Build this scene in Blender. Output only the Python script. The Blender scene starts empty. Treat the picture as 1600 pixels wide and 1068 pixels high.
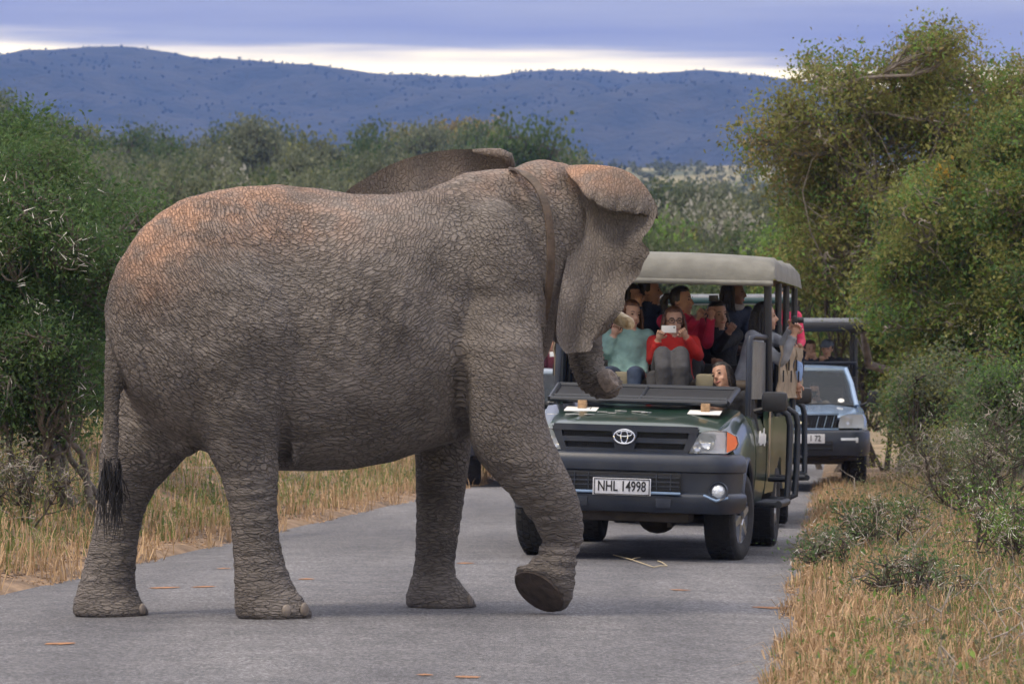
import bpy, bmesh, math, random
import numpy as np
from mathutils import Vector, Matrix, kdtree, noise as mnoise

sc = bpy.context.scene
C = sc.collection
R = math.radians

# ------------------------------------------------------------------ camera
F = 6343.0            # focal length in pixels of the 1600 px wide photograph
CX, HY = 800.0, 610.0  # principal column, horizon row
CAMH = 1.335
cam_d = bpy.data.cameras.new('camera')
cam = bpy.data.objects.new('camera', cam_d); C.objects.link(cam)
cam_d.sensor_width = 36.0
cam_d.lens = 36.0 * F / 1600.0
cam_d.clip_start = 0.5
cam_d.clip_end = 20000
cam.location = (0, 0, CAMH)
cam.rotation_euler = (math.pi / 2 + math.atan((HY - 534.0) / F), 0, 0)
sc.camera = cam
cam_d.dof.use_dof = True
cam_d.dof.focus_distance = 27.0
cam_d.dof.aperture_fstop = 8.0

# ------------------------------------------------------------------ world: overcast deck with a clear strip on the horizon
SUN_EL, SUN_AZ = R(60), R(235)      # azimuth clockwise from +Y (view direction)
w = bpy.data.worlds.new('World'); sc.world = w; w.use_nodes = True
nt = w.node_tree; nt.nodes.clear()
def wn(t, **k):
    n = nt.nodes.new(t)
    for a, b in k.items(): setattr(n, a, b)
    return n
wl = nt.links.new
out = wn('ShaderNodeOutputWorld'); bg = wn('ShaderNodeBackground'); wl(bg.outputs[0], out.inputs[0])
sky = wn('ShaderNodeTexSky', sky_type='NISHITA', sun_disc=False)
sky.sun_elevation = SUN_EL; sky.sun_rotation = SUN_AZ; sky.air_density = 1.6; sky.dust_density = 3.0
skys = wn('ShaderNodeVectorMath', operation='SCALE'); wl(sky.outputs[0], skys.inputs[0]); skys.inputs['Scale'].default_value = 0.10
tc = wn('ShaderNodeTexCoord')
sep = wn('ShaderNodeSeparateXYZ'); wl(tc.outputs['Generated'], sep.inputs[0])
# streaky noise that wobbles the cloud base
mp = wn('ShaderNodeMapping'); mp.inputs['Scale'].default_value = (9, 9, 150); wl(tc.outputs['Generated'], mp.inputs[0])
nz = wn('ShaderNodeTexNoise'); nz.inputs['Scale'].default_value = 1.0; nz.inputs['Detail'].default_value = 5; wl(mp.outputs[0], nz.inputs[0])
wob = wn('ShaderNodeMath', operation='MULTIPLY_ADD'); wl(nz.outputs[0], wob.inputs[0]); wob.inputs[1].default_value = 0.012
tilt = wn('ShaderNodeMath', operation='MULTIPLY_ADD'); wl(sep.outputs['X'], tilt.inputs[0]); tilt.inputs[1].default_value = 0.03; wl(sep.outputs['Z'], tilt.inputs[2])
wl(tilt.outputs[0], wob.inputs[2])
edge = wn('ShaderNodeMapRange', interpolation_type='SMOOTHSTEP'); wl(wob.outputs[0], edge.inputs[0])
edge.inputs[1].default_value = 0.0842; edge.inputs[2].default_value = 0.0905
# deck brightness: overcast law (1 + 2 sin h)
el = wn('ShaderNodeMath', operation='MULTIPLY_ADD'); wl(sep.outputs['Z'], el.inputs[0]); el.inputs[1].default_value = 1.9; el.inputs[2].default_value = 0.86
mp2 = wn('ShaderNodeMapping'); mp2.inputs['Scale'].default_value = (7, 7, 110); wl(tc.outputs['Generated'], mp2.inputs[0])
nz2 = wn('ShaderNodeTexNoise'); nz2.inputs['Scale'].default_value = 1.0; nz2.inputs['Detail'].default_value = 6; wl(mp2.outputs[0], nz2.inputs[0])
cr = wn('ShaderNodeValToRGB'); wl(nz2.outputs[0], cr.inputs[0])
cr.color_ramp.elements[0].position = 0.36; cr.color_ramp.elements[0].color = (0.235, 0.230, 0.345, 1)
cr.color_ramp.elements[1].position = 0.66; cr.color_ramp.elements[1].color = (0.36, 0.345, 0.40, 1)
grey = wn('ShaderNodeMapRange'); wl(sep.outputs['Z'], grey.inputs[0]); grey.inputs[1].default_value = 0.08; grey.inputs[2].default_value = 0.6
tint = wn('ShaderNodeMix', data_type='RGBA'); wl(grey.outputs[0], tint.inputs[0]); wl(cr.outputs[0], tint.inputs[6]); tint.inputs[7].default_value = (0.37, 0.355, 0.36, 1)
deck = wn('ShaderNodeVectorMath', operation='SCALE'); wl(tint.outputs[2], deck.inputs[0]); wl(el.outputs[0], deck.inputs['Scale'])
strip = wn('ShaderNodeMix', data_type='RGBA'); strip.inputs[0].default_value = 0.8
wl(skys.outputs[0], strip.inputs[6]); strip.inputs[7].default_value = (2.2, 1.8, 1.0, 1)
mixd = wn('ShaderNodeMix', data_type='RGBA'); wl(edge.outputs[0], mixd.inputs[0]); wl(strip.outputs[2], mixd.inputs[6]); wl(deck.outputs[0], mixd.inputs[7])
wl(mixd.outputs[2], bg.inputs[0]); bg.inputs[1].default_value = 1.0

# ------------------------------------------------------------------ sun through thin cloud
sd = bpy.data.lights.new('sun', 'SUN'); sun = bpy.data.objects.new('sun', sd); C.objects.link(sun)
sd.energy = 1.5; sd.angle = R(14); sd.color = (1.0, 0.85, 0.66)
dirv = Vector((math.sin(SUN_AZ) * math.cos(SUN_EL), math.cos(SUN_AZ) * math.cos(SUN_EL), math.sin(SUN_EL)))
sun.rotation_euler = (-dirv).to_track_quat('-Z', 'Y').to_euler()

sc.view_settings.view_transform = 'Standard'
sc.view_settings.look = 'None'
sc.view_settings.gamma = 1.0
sc.view_settings.use_curve_mapping = False
sc.view_settings.exposure = 0.88
sc.render.engine = 'CYCLES'
sc.cycles.use_denoising = True
sc.cycles.use_adaptive_sampling = True
sc.cycles.adaptive_threshold = 0.025
sc.cycles.max_bounces = 5
sc.cycles.diffuse_bounces = 2
sc.cycles.transparent_max_bounces = 6
sc.cycles.volume_bounces = 0

# ================================================================== helpers
def P(px, py, Y):
    """photo pixel + distance -> world point"""
    return Vector(((px - CX) * Y / F, Y, CAMH + (HY - py) * Y / F))

def tag(o, label=None, cat=None, group=None, kind=None):
    if label: o['label'] = label
    if cat: o['category'] = cat
    if group: o['group'] = group
    if kind: o['kind'] = kind
    return o

def empty(name, loc, rz=0.0):
    o = bpy.data.objects.new(name, None); C.objects.link(o)
    o.location = loc; o.rotation_euler = (0, 0, rz); o.empty_display_size = 0.1
    return o

def link(name, me, parent=None, loc=None):
    o = bpy.data.objects.new(name, me); C.objects.link(o)
    if parent is not None: o.parent = parent
    if loc is not None: o.location = loc
    return o

def np_mesh(name, V, faces, mats, smooth=False, attrs=None):
    """V (n,3); faces: list of (m,k) int arrays; quick mesh"""
    me = bpy.data.meshes.new(name)
    V = np.asarray(V, dtype=np.float32)
    me.vertices.add(len(V)); me.vertices.foreach_set('co', V.ravel())
    fl = [np.asarray(f, dtype=np.int32) for f in faces if len(f)]
    nl = sum(f.size for f in fl); npoly = sum(len(f) for f in fl)
    me.loops.add(nl); me.polygons.add(npoly)
    me.loops.foreach_set('vertex_index', np.concatenate([f.ravel() for f in fl]))
    starts = []; s = 0
    for f in fl:
        k = f.shape[1]; starts.append(s + np.arange(len(f)) * k); s += f.size
    me.polygons.foreach_set('loop_start', np.concatenate(starts).astype(np.int32))
    me.polygons.foreach_set('use_smooth', np.full(npoly, smooth))
    for m in mats: me.materials.append(m)
    if attrs:
        for k, a in attrs.items():
            at = me.attributes.new(k, 'FLOAT', 'POINT'); at.data.foreach_set('value', np.asarray(a, dtype=np.float32))
    me.update(calc_edges=True); me.validate()
    return me

class MB:
    def __init__(s): s.v = []; s.f = []; s.m = []
    def add(s, vs, fs, m=0):
        b = len(s.v); s.v += [tuple(p) for p in vs]
        for f in fs: s.f.append(tuple(i + b for i in f)); s.m.append(m)
    def box(s, c, d, m=0, rot=None, ch=0.0):
        c = Vector(c); hx, hy, hz = d[0] / 2, d[1] / 2, d[2] / 2
        ch = min(ch, hx * .9, hy * .9, hz * .9)
        bm = bmesh.new()
        bmesh.ops.create_cube(bm, size=1.0)
        for v in bm.verts: v.co = Vector((v.co.x * 2 * hx, v.co.y * 2 * hy, v.co.z * 2 * hz))
        if ch > 0: bmesh.ops.bevel(bm, geom=list(bm.edges), offset=ch, segments=2, profile=0.6, affect='EDGES')
        bm.verts.index_update()
        M = rot if rot is not None else Matrix.Identity(3)
        s.add([c + M @ v.co for v in bm.verts], [[v.index for v in f.verts] for f in bm.faces], m)
        bm.free()
    def loft(s, rings, m=0, cap=True):
        n = len(rings[0]); vs = [p for r in rings for p in r]; fs = []
        for i in range(len(rings) - 1):
            for j in range(n):
                a = i * n + j; b = i * n + (j + 1) % n
                fs.append((a, b, b + n, a + n))
        if cap:
            fs.append(tuple(range(n - 1, -1, -1)))
            fs.append(tuple((len(rings) - 1) * n + j for j in range(n)))
        s.add(vs, fs, m)
    def tube(s, pts, r, n=8, m=0, cap=True, squash=None):
        pts = [Vector(p) for p in pts]
        rs = list(r) if hasattr(r, '__len__') else [r] * len(pts)
        rings = []; up = None
        for i, p in enumerate(pts):
            t = (pts[min(i + 1, len(pts) - 1)] - pts[max(i - 1, 0)])
            if t.length < 1e-9: t = Vector((0, 0, 1))
            t.normalize()
            if up is None:
                up = Vector((0, 0, 1)) if abs(t.z) < .9 else Vector((1, 0, 0))
            a = t.cross(up)
            if a.length < 1e-6: a = t.cross(Vector((0, 1, 0)))
            a.normalize(); b = a.cross(t).normalized(); up = b
            sq = squash or (1, 1)
            rings.append([p + a * (rs[i] * sq[0] * math.cos(2 * math.pi * k / n)) + b * (rs[i] * sq[1] * math.sin(2 * math.pi * k / n)) for k in range(n)])
        s.loft(rings, m, cap)
    def grid(s, G, m=0):
        nr, ncol = len(G), len(G[0])
        s.add([p for r in G for p in r], [(i * ncol + j, i * ncol + j + 1, (i + 1) * ncol + j + 1, (i + 1) * ncol + j) for i in range(nr - 1) for j in range(ncol - 1)], m)
    def slab(s, G, th, m=0):
        """grid with thickness; th vector offset or list grid"""
        nr, ncol = len(G), len(G[0]); N = nr * ncol
        top = [Vector(p) for r in G for p in r]
        bot = [p + Vector(th) for p in top] if not callable(th) else [th(p) for p in top]
        fs = []
        for i in range(nr - 1):
            for j in range(ncol - 1):
                a = i * ncol + j
                q = (a, a + 1, a + ncol + 1, a + ncol)
                fs.append(q); fs.append(tuple(N + k for k in reversed(q)))
        def rim(l):
            for a, b in zip(l[:-1], l[1:]): fs.append((b, a, a + N, b + N))
        rim([j for j in range(ncol)]); rim([i * ncol + ncol - 1 for i in range(nr)])
        rim([(nr - 1) * ncol + j for j in range(ncol - 1, -1, -1)]); rim([i * ncol for i in range(nr - 1, -1, -1)])
        s.add(top + bot, fs, m)
    def prism(s, poly, o, ax, ay, az, d, m=0):
        """polygon (2d) extruded along az by d; o origin, ax/ay/az vectors"""
        o, ax, ay, az = Vector(o), Vector(ax), Vector(ay), Vector(az)
        n = len(poly)
        a = [o + ax * p[0] + ay * p[1] for p in poly]; b = [p + az * d for p in a]
        s.add(a + b, [tuple(range(n)), tuple(range(2 * n - 1, n - 1, -1))] + [(i, i + n, (i + 1) % n + n, (i + 1) % n) for i in range(n)], m)
    def lathe(s, prof, c, axis, n=24, m=0, cap=False):
        """prof: (radius, offset along axis)"""
        c = Vector(c); az = Vector(axis).normalized()
        t = Vector((0, 0, 1)) if abs(az.z) < .9 else Vector((1, 0, 0))
        ax = az.cross(t).normalized(); ay = az.cross(ax)
        rings = [[c + az * h + ax * (r * math.cos(2 * math.pi * k / n)) + ay * (r * math.sin(2 * math.pi * k / n)) for k in range(n)] for r, h in prof]
        s.loft(rings, m, cap)
    def ball(s, c, r, m=0, n=12, rows=8, rot=None):
        c = Vector(c); rr = r if hasattr(r, '__len__') else (r, r, r)
        M = rot if rot is not None else Matrix.Identity(3)
        rings = []
        for i in range(rows + 1):
            th = math.pi * (i + .02) / (rows + .04)
            rings.append([c + M @ Vector((rr[0] * math.sin(th) * math.cos(2 * math.pi * k / n), rr[1] * math.sin(th) * math.sin(2 * math.pi * k / n), rr[2] * math.cos(th))) for k in range(n)])
        s.loft(rings, m, True)
    def mesh(s, name, mats, smooth=38):
        me = bpy.data.meshes.new(name); me.from_pydata(s.v, [], s.f)
        for mt in mats: me.materials.append(mt)
        if len(mats) > 1: me.polygons.foreach_set('material_index', s.m)
        bm = bmesh.new(); bm.from_mesh(me); bmesh.ops.recalc_face_normals(bm, faces=bm.faces); bm.to_mesh(me); bm.free()
        if smooth:
            me.polygons.foreach_set('use_smooth', [True] * len(me.polygons))
            me.set_sharp_from_angle(angle=R(smooth))
        me.update()
        return me
    def build(s, name, mats, parent=None, smooth=38, loc=None):
        if not isinstance(mats, (list, tuple)): mats = [mats]
        return link(name, s.mesh(name, mats, smooth), parent, loc)

def remesh(mb, voxel, smooth_it=4, factor=0.5):
    me = mb.mesh('tmp', [], 0)
    o = bpy.data.objects.new('tmp', me); C.objects.link(o)
    m = o.modifiers.new('r', 'REMESH'); m.mode = 'VOXEL'; m.voxel_size = voxel
    if smooth_it:
        s_ = o.modifiers.new('s', 'SMOOTH'); s_.factor = factor; s_.iterations = smooth_it
    dg = bpy.context.evaluated_depsgraph_get()
    r = bpy.data.meshes.new_from_object(o.evaluated_get(dg))
    bpy.data.objects.remove(o); bpy.data.meshes.remove(me)
    r.polygons.foreach_set('use_smooth', [True] * len(r.polygons))
    return r

def ss(a, b, x):
    t = np.clip((np.asarray(x, dtype=float) - a) / (b - a), 0, 1)
    return t * t * (3 - 2 * t)

def vnoise(x, y, z=0.0):
    return mnoise.noise(Vector((x, y, z)))

# ================================================================== materials
def mat(name, col, rough=0.6, metal=0.0, var=0.0, vscale=8.0, col2=None, bump=0.0, bscale=40.0, coat=0.0, trans=0.0, emit=None, alpha=None, spec=None):
    m = bpy.data.materials.new(name); m.use_nodes = True
    n = m.node_tree.nodes; l = m.node_tree.links; b = n['Principled BSDF']
    b.inputs['Base Color'].default_value = (*col, 1); b.inputs['Roughness'].default_value = rough; b.inputs['Metallic'].default_value = metal
    if coat: b.inputs['Coat Weight'].default_value = coat; b.inputs['Coat Roughness'].default_value = 0.08
    if trans: b.inputs['Transmission Weight'].default_value = trans
    if alpha is not None: b.inputs['Alpha'].default_value = alpha
    if spec is not None: b.inputs['Specular IOR Level'].default_value = spec
    tcn = n.new('ShaderNodeTexCoord')
    if var or col2:
        nz = n.new('ShaderNodeTexNoise'); nz.inputs['Scale'].default_value = vscale; nz.inputs['Detail'].default_value = 6; l.new(tcn.outputs['Object'], nz.inputs[0])
        rp = n.new('ShaderNodeValToRGB'); l.new(nz.outputs[0], rp.inputs[0])
        c2 = col2 or tuple(c * (1 - var) for c in col)
        rp.color_ramp.elements[0].position = 0.35; rp.color_ramp.elements[0].color = (*c2, 1)
        rp.color_ramp.elements[1].position = 0.65; rp.color_ramp.elements[1].color = (*col, 1)
        l.new(rp.outputs[0], b.inputs['Base Color'])
    if bump:
        nb = n.new('ShaderNodeTexNoise'); nb.inputs['Scale'].default_value = bscale; nb.inputs['Detail'].default_value = 5; l.new(tcn.outputs['Object'], nb.inputs[0])
        bp = n.new('ShaderNodeBump'); bp.inputs['Strength'].default_value = bump; bp.inputs['Distance'].default_value = 0.02; l.new(nb.outputs[0], bp.inputs['Height']); l.new(bp.outputs[0], b.inputs['Normal'])
    return m

def leaf_mat(name, ca, cb, trans=0.48, rough=0.55):
    """colour varies leaf to leaf by the 'rnd' attribute"""
    m = bpy.data.materials.new(name); m.use_nodes = True
    n = m.node_tree.nodes; l = m.node_tree.links; n.clear()
    o = n.new('ShaderNodeOutputMaterial'); at = n.new('ShaderNodeAttribute'); at.attribute_name = 'rnd'
    rp = n.new('ShaderNodeValToRGB'); l.new(at.outputs['Fac'], rp.inputs[0])
    rp.color_ramp.elements[0].color = (*ca, 1); rp.color_ramp.elements[1].color = (*cb, 1)
    pb = n.new('ShaderNodeBsdfPrincipled'); pb.inputs['Roughness'].default_value = rough; pb.inputs['Specular IOR Level'].default_value = 0.3
    tl = n.new('ShaderNodeBsdfTranslucent'); mx = n.new('ShaderNodeMixShader'); mx.inputs[0].default_value = trans
    l.new(rp.outputs[0], pb.inputs['Base Color']); l.new(rp.outputs[0], tl.inputs[0])
    l.new(pb.outputs[0], mx.inputs[1]); l.new(tl.outputs[0], mx.inputs[2]); l.new(mx.outputs[0], o.inputs[0])
    return m
# ================================================================== terrain, road, hills
def road_l(y): return -3.14 + 0.095 * (np.asarray(y, float) - 32)
def road_r(y): return 2.43 + 0.080 * (np.asarray(y, float) - 32)
_gy = [0, 85, 110, 150, 250, 400, 800, 1000, 1100, 1300, 2000, 8000]
_gz = [0, 0, 1.0, 3.0, 8.0, 16.0, 40, 54, 62.5, 64, 70, 80]
def wob2(x, y, s, seed=0.0):
    x = np.asarray(x, float); y = np.asarray(y, float)
    return (np.sin(x * s + seed) * np.cos(y * s * 1.13 + seed * 2) + .5 * np.sin(x * s * 2.3 + y * s * 1.7 + seed * 3) + .3 * np.cos(x * s * 4.1 - y * s * 3.7 + seed)) / 1.8
def tz(x, y):
    x = np.asarray(x, float); y = np.asarray(y, float)
    yy = np.maximum(y, 1.0)
    far = np.interp(y, _gy, _gz)
    dl = road_l(np.clip(y, 0, 90)) - x; dr = x - road_r(np.clip(y, 0, 90))
    near = 1 - ss(80, 120, y)
    z = far + 0.85 * ss(.3, 3.4, dl) * near + 0.30 * ss(.6, 5, dr) * near
    z = z + 0.012 * yy * ss(0.0, 0.12, -x / yy) * ss(90, 220, y) * (1 - ss(330, 600, y))
    z = z + 0.03 * wob2(x, y, 1.7, .3) * (ss(.2, 1.5, dl) + ss(.2, 1.5, dr)) * near + wob2(x, y, .02, 1.2) * ss(100, 400, y) * 1.6
    inroad = (1 - ss(-0.35, 0.05, dl)) * (1 - ss(-0.35, 0.05, dr)) * (1 - ss(96, 110, y))
    return z - 0.12 * inroad + 0.012 * (1 - inroad) * near
def crown(x, y):
    c = (road_l(y) + road_r(y)) / 2
    return 0.012 - 0.0075 * (np.asarray(x, float) - c) ** 2

def heightfield(name, xs, ys, fn, m):
    X, Y = np.meshgrid(xs, ys); Z = fn(X, Y)
    V = np.stack([X, Y, Z], -1).reshape(-1, 3); nx, ny = len(xs), len(ys)
    a = (np.arange(ny - 1)[:, None] * nx + np.arange(nx - 1)[None, :]).ravel()
    return link(name, np_mesh(name, V, [np.stack([a, a + 1, a + nx + 1, a + nx], -1)], [m], True))

def ground_material():
    m = bpy.data.materials.new('soil_and_litter'); m.use_nodes = True
    n = m.node_tree.nodes; l = m.node_tree.links; b = n['Principled BSDF']; b.inputs['Roughness'].default_value = 0.95
    g = n.new('ShaderNodeNewGeometry')
    def noise(s, d=6):
        t = n.new('ShaderNodeTexNoise'); t.inputs['Scale'].default_value = s; t.inputs['Detail'].default_value = d; l.new(g.outputs['Position'], t.inputs[0]); return t
    r1 = n.new('ShaderNodeValToRGB'); l.new(noise(2.2, 8).outputs[0], r1.inputs[0])
    e = r1.color_ramp.elements; e[0].position = .32; e[0].color = (.075, .05, .035, 1); e[1].position = .68; e[1].color = (.32, .22, .14, 1)
    x = e.new(.5); x.color = (.20, .135, .085, 1)
    r2 = n.new('ShaderNodeValToRGB'); l.new(noise(.035, 8).outputs[0], r2.inputs[0])
    e = r2.color_ramp.elements; e[0].position = .36; e[0].color = (.07, .085, .035, 1); e[1].position = .55; e[1].color = (.27, .235, .12, 1)
    sp = n.new('ShaderNodeSeparateXYZ'); l.new(g.outputs['Position'], sp.inputs[0])
    mr = n.new('ShaderNodeMapRange'); mr.inputs[1].default_value = 60; mr.inputs[2].default_value = 160; l.new(sp.outputs['Y'], mr.inputs[0])
    mx = n.new('ShaderNodeMix'); mx.data_type = 'RGBA'; l.new(mr.outputs[0], mx.inputs[0]); l.new(r1.outputs[0], mx.inputs[6]); l.new(r2.outputs[0], mx.inputs[7])
    l.new(mx.outputs[2], b.inputs['Base Color'])
    bp = n.new('ShaderNodeBump'); bp.inputs['Strength'].default_value = .8; bp.inputs['Distance'].default_value = .03; l.new(noise(25, 8).outputs[0], bp.inputs['Height']); l.new(bp.outputs[0], b.inputs['Normal'])
    return m
def asym(a, b, n, p=1.0):
    t = np.linspace(0, 1, n) ** p; return a + (b - a) * t
xs = np.unique(np.concatenate([np.linspace(-14, 14, 290), -asym(14, 3000, 70, 2.6), asym(14, 3000, 70, 2.6)]))
ys = np.unique(np.concatenate([np.linspace(-10, 75, 240), asym(75, 6500, 160, 2.2)]))
ground = heightfield('ground', xs, ys, tz, ground_material()); tag(ground, kind='structure')

def asphalt():
    m = bpy.data.materials.new('worn_asphalt'); m.use_nodes = True
    n = m.node_tree.nodes; l = m.node_tree.links; b = n['Principled BSDF']; b.inputs['Roughness'].default_value = .82
    g = n.new('ShaderNodeNewGeometry')
    def noise(s, d=4, v=None):
        t = n.new('ShaderNodeTexNoise'); t.inputs['Scale'].default_value = s; t.inputs['Detail'].default_value = d
        if v is None: l.new(g.outputs['Position'], t.inputs[0])
        else:
            mp_ = n.new('ShaderNodeMapping'); mp_.inputs['Scale'].default_value = v; l.new(g.outputs['Position'], mp_.inputs[0]); l.new(mp_.outputs[0], t.inputs[0])
        return t
    vo = n.new('ShaderNodeTexVoronoi'); vo.inputs['Scale'].default_value = 75; l.new(g.outputs['Position'], vo.inputs[0])
    sepc = n.new('ShaderNodeSeparateColor'); l.new(vo.outputs['Color'], sepc.inputs[0])
    r1 = n.new('ShaderNodeValToRGB'); l.new(sepc.outputs[0], r1.inputs[0])
    e = r1.color_ramp.elements; e[0].position = 0.0; e[0].color = (.072, .072, .077, 1); e[1].position = 1; e[1].color = (.29, .29, .305, 1)
    x = e.new(.6); x.color = (.132, .132, .142, 1)
    # long worn bands and patches
    r2 = n.new('ShaderNodeValToRGB'); l.new(noise(1, 6, (.9, .12, 1)).outputs[0], r2.inputs[0])
    e = r2.color_ramp.elements; e[0].position = .32; e[0].color = (.66, .66, .69, 1); e[1].position = .68; e[1].color = (1.22, 1.21, 1.20, 1)
    r3 = n.new('ShaderNodeValToRGB'); l.new(noise(2.5, 9).outputs[0], r3.inputs[0])
    e = r3.color_ramp.elements; e[0].position = .3; e[0].color = (.8, .8, .8, 1); e[1].position = .7; e[1].color = (1.12, 1.1, 1.08, 1)
    def mul(a, b_):
        k = n.new('ShaderNodeMix'); k.data_type = 'RGBA'; k.blend_type = 'MULTIPLY'; k.inputs[0].default_value = 1; l.new(a, k.inputs[6]); l.new(b_, k.inputs[7]); return k.outputs[2]
    l.new(mul(mul(r1.outputs[0], r2.outputs[0]), r3.outputs[0]), b.inputs['Base Color'])
    bp = n.new('ShaderNodeBump'); bp.inputs['Strength'].default_value = .9; bp.inputs['Distance'].default_value = .012; l.new(vo.outputs['Distance'], bp.inputs['Height']); l.new(bp.outputs[0], b.inputs['Normal'])
    return m
# the road: a crowned sheet with ragged edges
ry = np.linspace(-8, 95, 900); rows = []
rng = np.random.default_rng(4)
jl = np.convolve(rng.normal(0, .09, len(ry)), np.ones(5) / 3, 'same'); jr = np.convolve(rng.normal(0, .11, len(ry)), np.ones(5) / 3, 'same')
NX = 17
for i, y in enumerate(ry):
    a, b = float(road_l(y)) + jl[i], float(road_r(y)) + jr[i]
    xx = np.linspace(a, b, NX); rows.append(np.stack([xx, np.full(NX, y), crown(xx, y)], -1))
V = np.concatenate(rows); a = (np.arange(len(ry) - 1)[:, None] * NX + np.arange(NX - 1)[None, :]).ravel()
road = link('road', np_mesh('road', V, [np.stack([a, a + 1, a + NX + 1, a + NX], -1)], [asphalt()], True)); tag(road, kind='structure')
def road_z(x, y): return float(crown(x, y))

# distant ridge traced from the photograph, 3.5 km away
_hx = [-4000, -1500, -600, 0, 55, 90, 150, 250, 340, 420, 520, 600, 700, 780, 800, 890, 960, 1010, 1060, 1100, 1180, 1240, 1320, 1600, 2300, 3500, 6000]
_hp = [160, 120, 105, 92, 95, 86, 87, 94, 105, 113, 115, 121, 124, 126, 118, 116, 118, 124, 118, 117, 122, 130, 140, 160, 185, 150, 190]
def hz(x, y):
    px = CX + x * F / 3500.0
    top = CAMH + (HY - np.interp(px, _hx, _hp)) * 3500.0 / F
    t = np.clip((y - 1900) / (3500 - 1900), 0, 1)
    prof = 62 + (top - 62) * (0.25 * t + 0.75 * ss(0, 1, t)) - 25 * ss(1.0, 1.6, (y - 1900) / 1600)
    spur = wob2(x, y, .0075, .5) * 20 + wob2(x, y, .021, 2.0) * 10 + wob2(x, y, .06, 1.0) * 3
    return prof + spur * np.sin(np.pi * np.clip(t, 0, 1)) - 30 * (1 - ss(0, .06, t))
m_hill = mat('hill_scrub', (.040, .037, .022), .95, col2=(.008, .011, .006), vscale=.022, bump=1.0, bscale=.10)
m_hill.node_tree.nodes['Bump'].inputs['Distance'].default_value = 6.0
hill = heightfield('hill', np.linspace(-2600, 2600, 330), np.linspace(1880, 4200, 110), hz, m_hill); tag(hill, kind='structure')

def leaves(cent, size, rng, aspect=.45, droop=.3, jitter=.35):
    """leaf quads at cent (n,3): returns verts, faces, rnd"""
    n = len(cent)
    d = rng.normal(size=(n, 3)); d[:, 2] -= droop; d /= np.linalg.norm(d, axis=1, keepdims=True)
    q = rng.normal(size=(n, 3)); s = np.cross(d, q); s /= np.linalg.norm(s, axis=1, keepdims=True) + 1e-9
    nn = np.cross(d, s)
    L = (size * (1 + jitter * rng.normal(size=n)).clip(.35, 2))[:, None]
    base = cent - d * L * .5
    v = np.stack([base, base + d * L * .5 + s * L * aspect * .5 + nn * L * .06, base + d * L, base + d * L * .5 - s * L * aspect * .5 + nn * L * .06], 1).reshape(-1, 3)
    f = np.arange(4 * n).reshape(n, 4)
    return v, f, np.repeat(rng.random(n), 4)

# woodland on the ridge: uncountable, one mass
def far_woods(n, seed):
    rng = np.random.default_rng(seed)
    x = rng.uniform(-1300, 1300, n); t = rng.random(n); y = 1950 + t * 1560
    cl = wob2(x, y, .02, 3.1) + wob2(x, y, .055, 1.1)
    keep = cl + rng.normal(0, .5, n) > -.1
    x, y = x[keep], y[keep]
    px = CX + np.array([c for c in x]) * F / 3500
    ridge_n = 190
    x = np.concatenate([x, rng.uniform(-470, 900, ridge_n)]); y = np.concatenate([y, rng.uniform(3470, 3530, ridge_n)])
    z = hz(x, y); n = len(x)
    h = np.where(np.arange(n) >= n - ridge_n, rng.uniform(1.8, 4.2, n), rng.uniform(.8, 2.0, n)); w_ = h * rng.uniform(.6, 1.3, n)
    k = 16
    cen = np.repeat(np.stack([x, y, z + h * .5], -1), k, 0)
    off = rng.normal(size=(n * k, 3)); off /= np.linalg.norm(off, axis=1, keepdims=True)
    off *= np.repeat(np.stack([w_ * .5, w_ * .5, h * .5], -1), k, 0) * rng.uniform(.5, 1, (n * k, 1))
    v, f, r = leaves(cen + off, 1.25, rng, .9, 0)
    return np_mesh('woodland', v, [f], [leaf_mat('far_foliage', (.014, .018, .010), (.034, .034, .019), .1)], False, {'rnd': r})
tag(link('woodland', far_woods(24000, 8)), 'small dark trees lined up along the far blue ridge', 'woodland', kind='stuff')

# bushes dotted over the far grass slope: too many and too small to count
def far_scrub(n, seed):
    rng = np.random.default_rng(seed); y = 430 + 900 * rng.random(n) ** 1.2; x = rng.uniform(-.16, .2, n) * y
    keep = wob2(x, y, .012, 2.2) + wob2(x, y, .04, .4) + rng.normal(0, .4, n) > .05
    x, y = x[keep], y[keep]; n = len(x); z = tz(x, y); h = rng.uniform(1.2, 3.2, n); k = 22
    cen = np.repeat(np.stack([x, y, z + h * .45], -1), k, 0); off = rng.normal(size=(n * k, 3)); off /= np.linalg.norm(off, axis=1, keepdims=True)
    off *= np.repeat(np.stack([h * .65, h * .5, h * .5], -1), k, 0) * rng.uniform(.4, 1, (n * k, 1))
    v, f, r = leaves(cen + off, .75, rng, .8, 0); r = np.clip(.6 * np.repeat(rng.random(n), k * 4) + .4 * r, 0, 1)
    return np_mesh('far_scrub', v, [f], [leaf_mat('scrub_foliage', (.05, .065, .03), (.13, .14, .07), .2)], False, {'rnd': r})
tag(link('far_scrub', far_scrub(5200, 3)), 'scattered scrub dotting the distant pale grass slope', 'scrub', kind='stuff')
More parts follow.
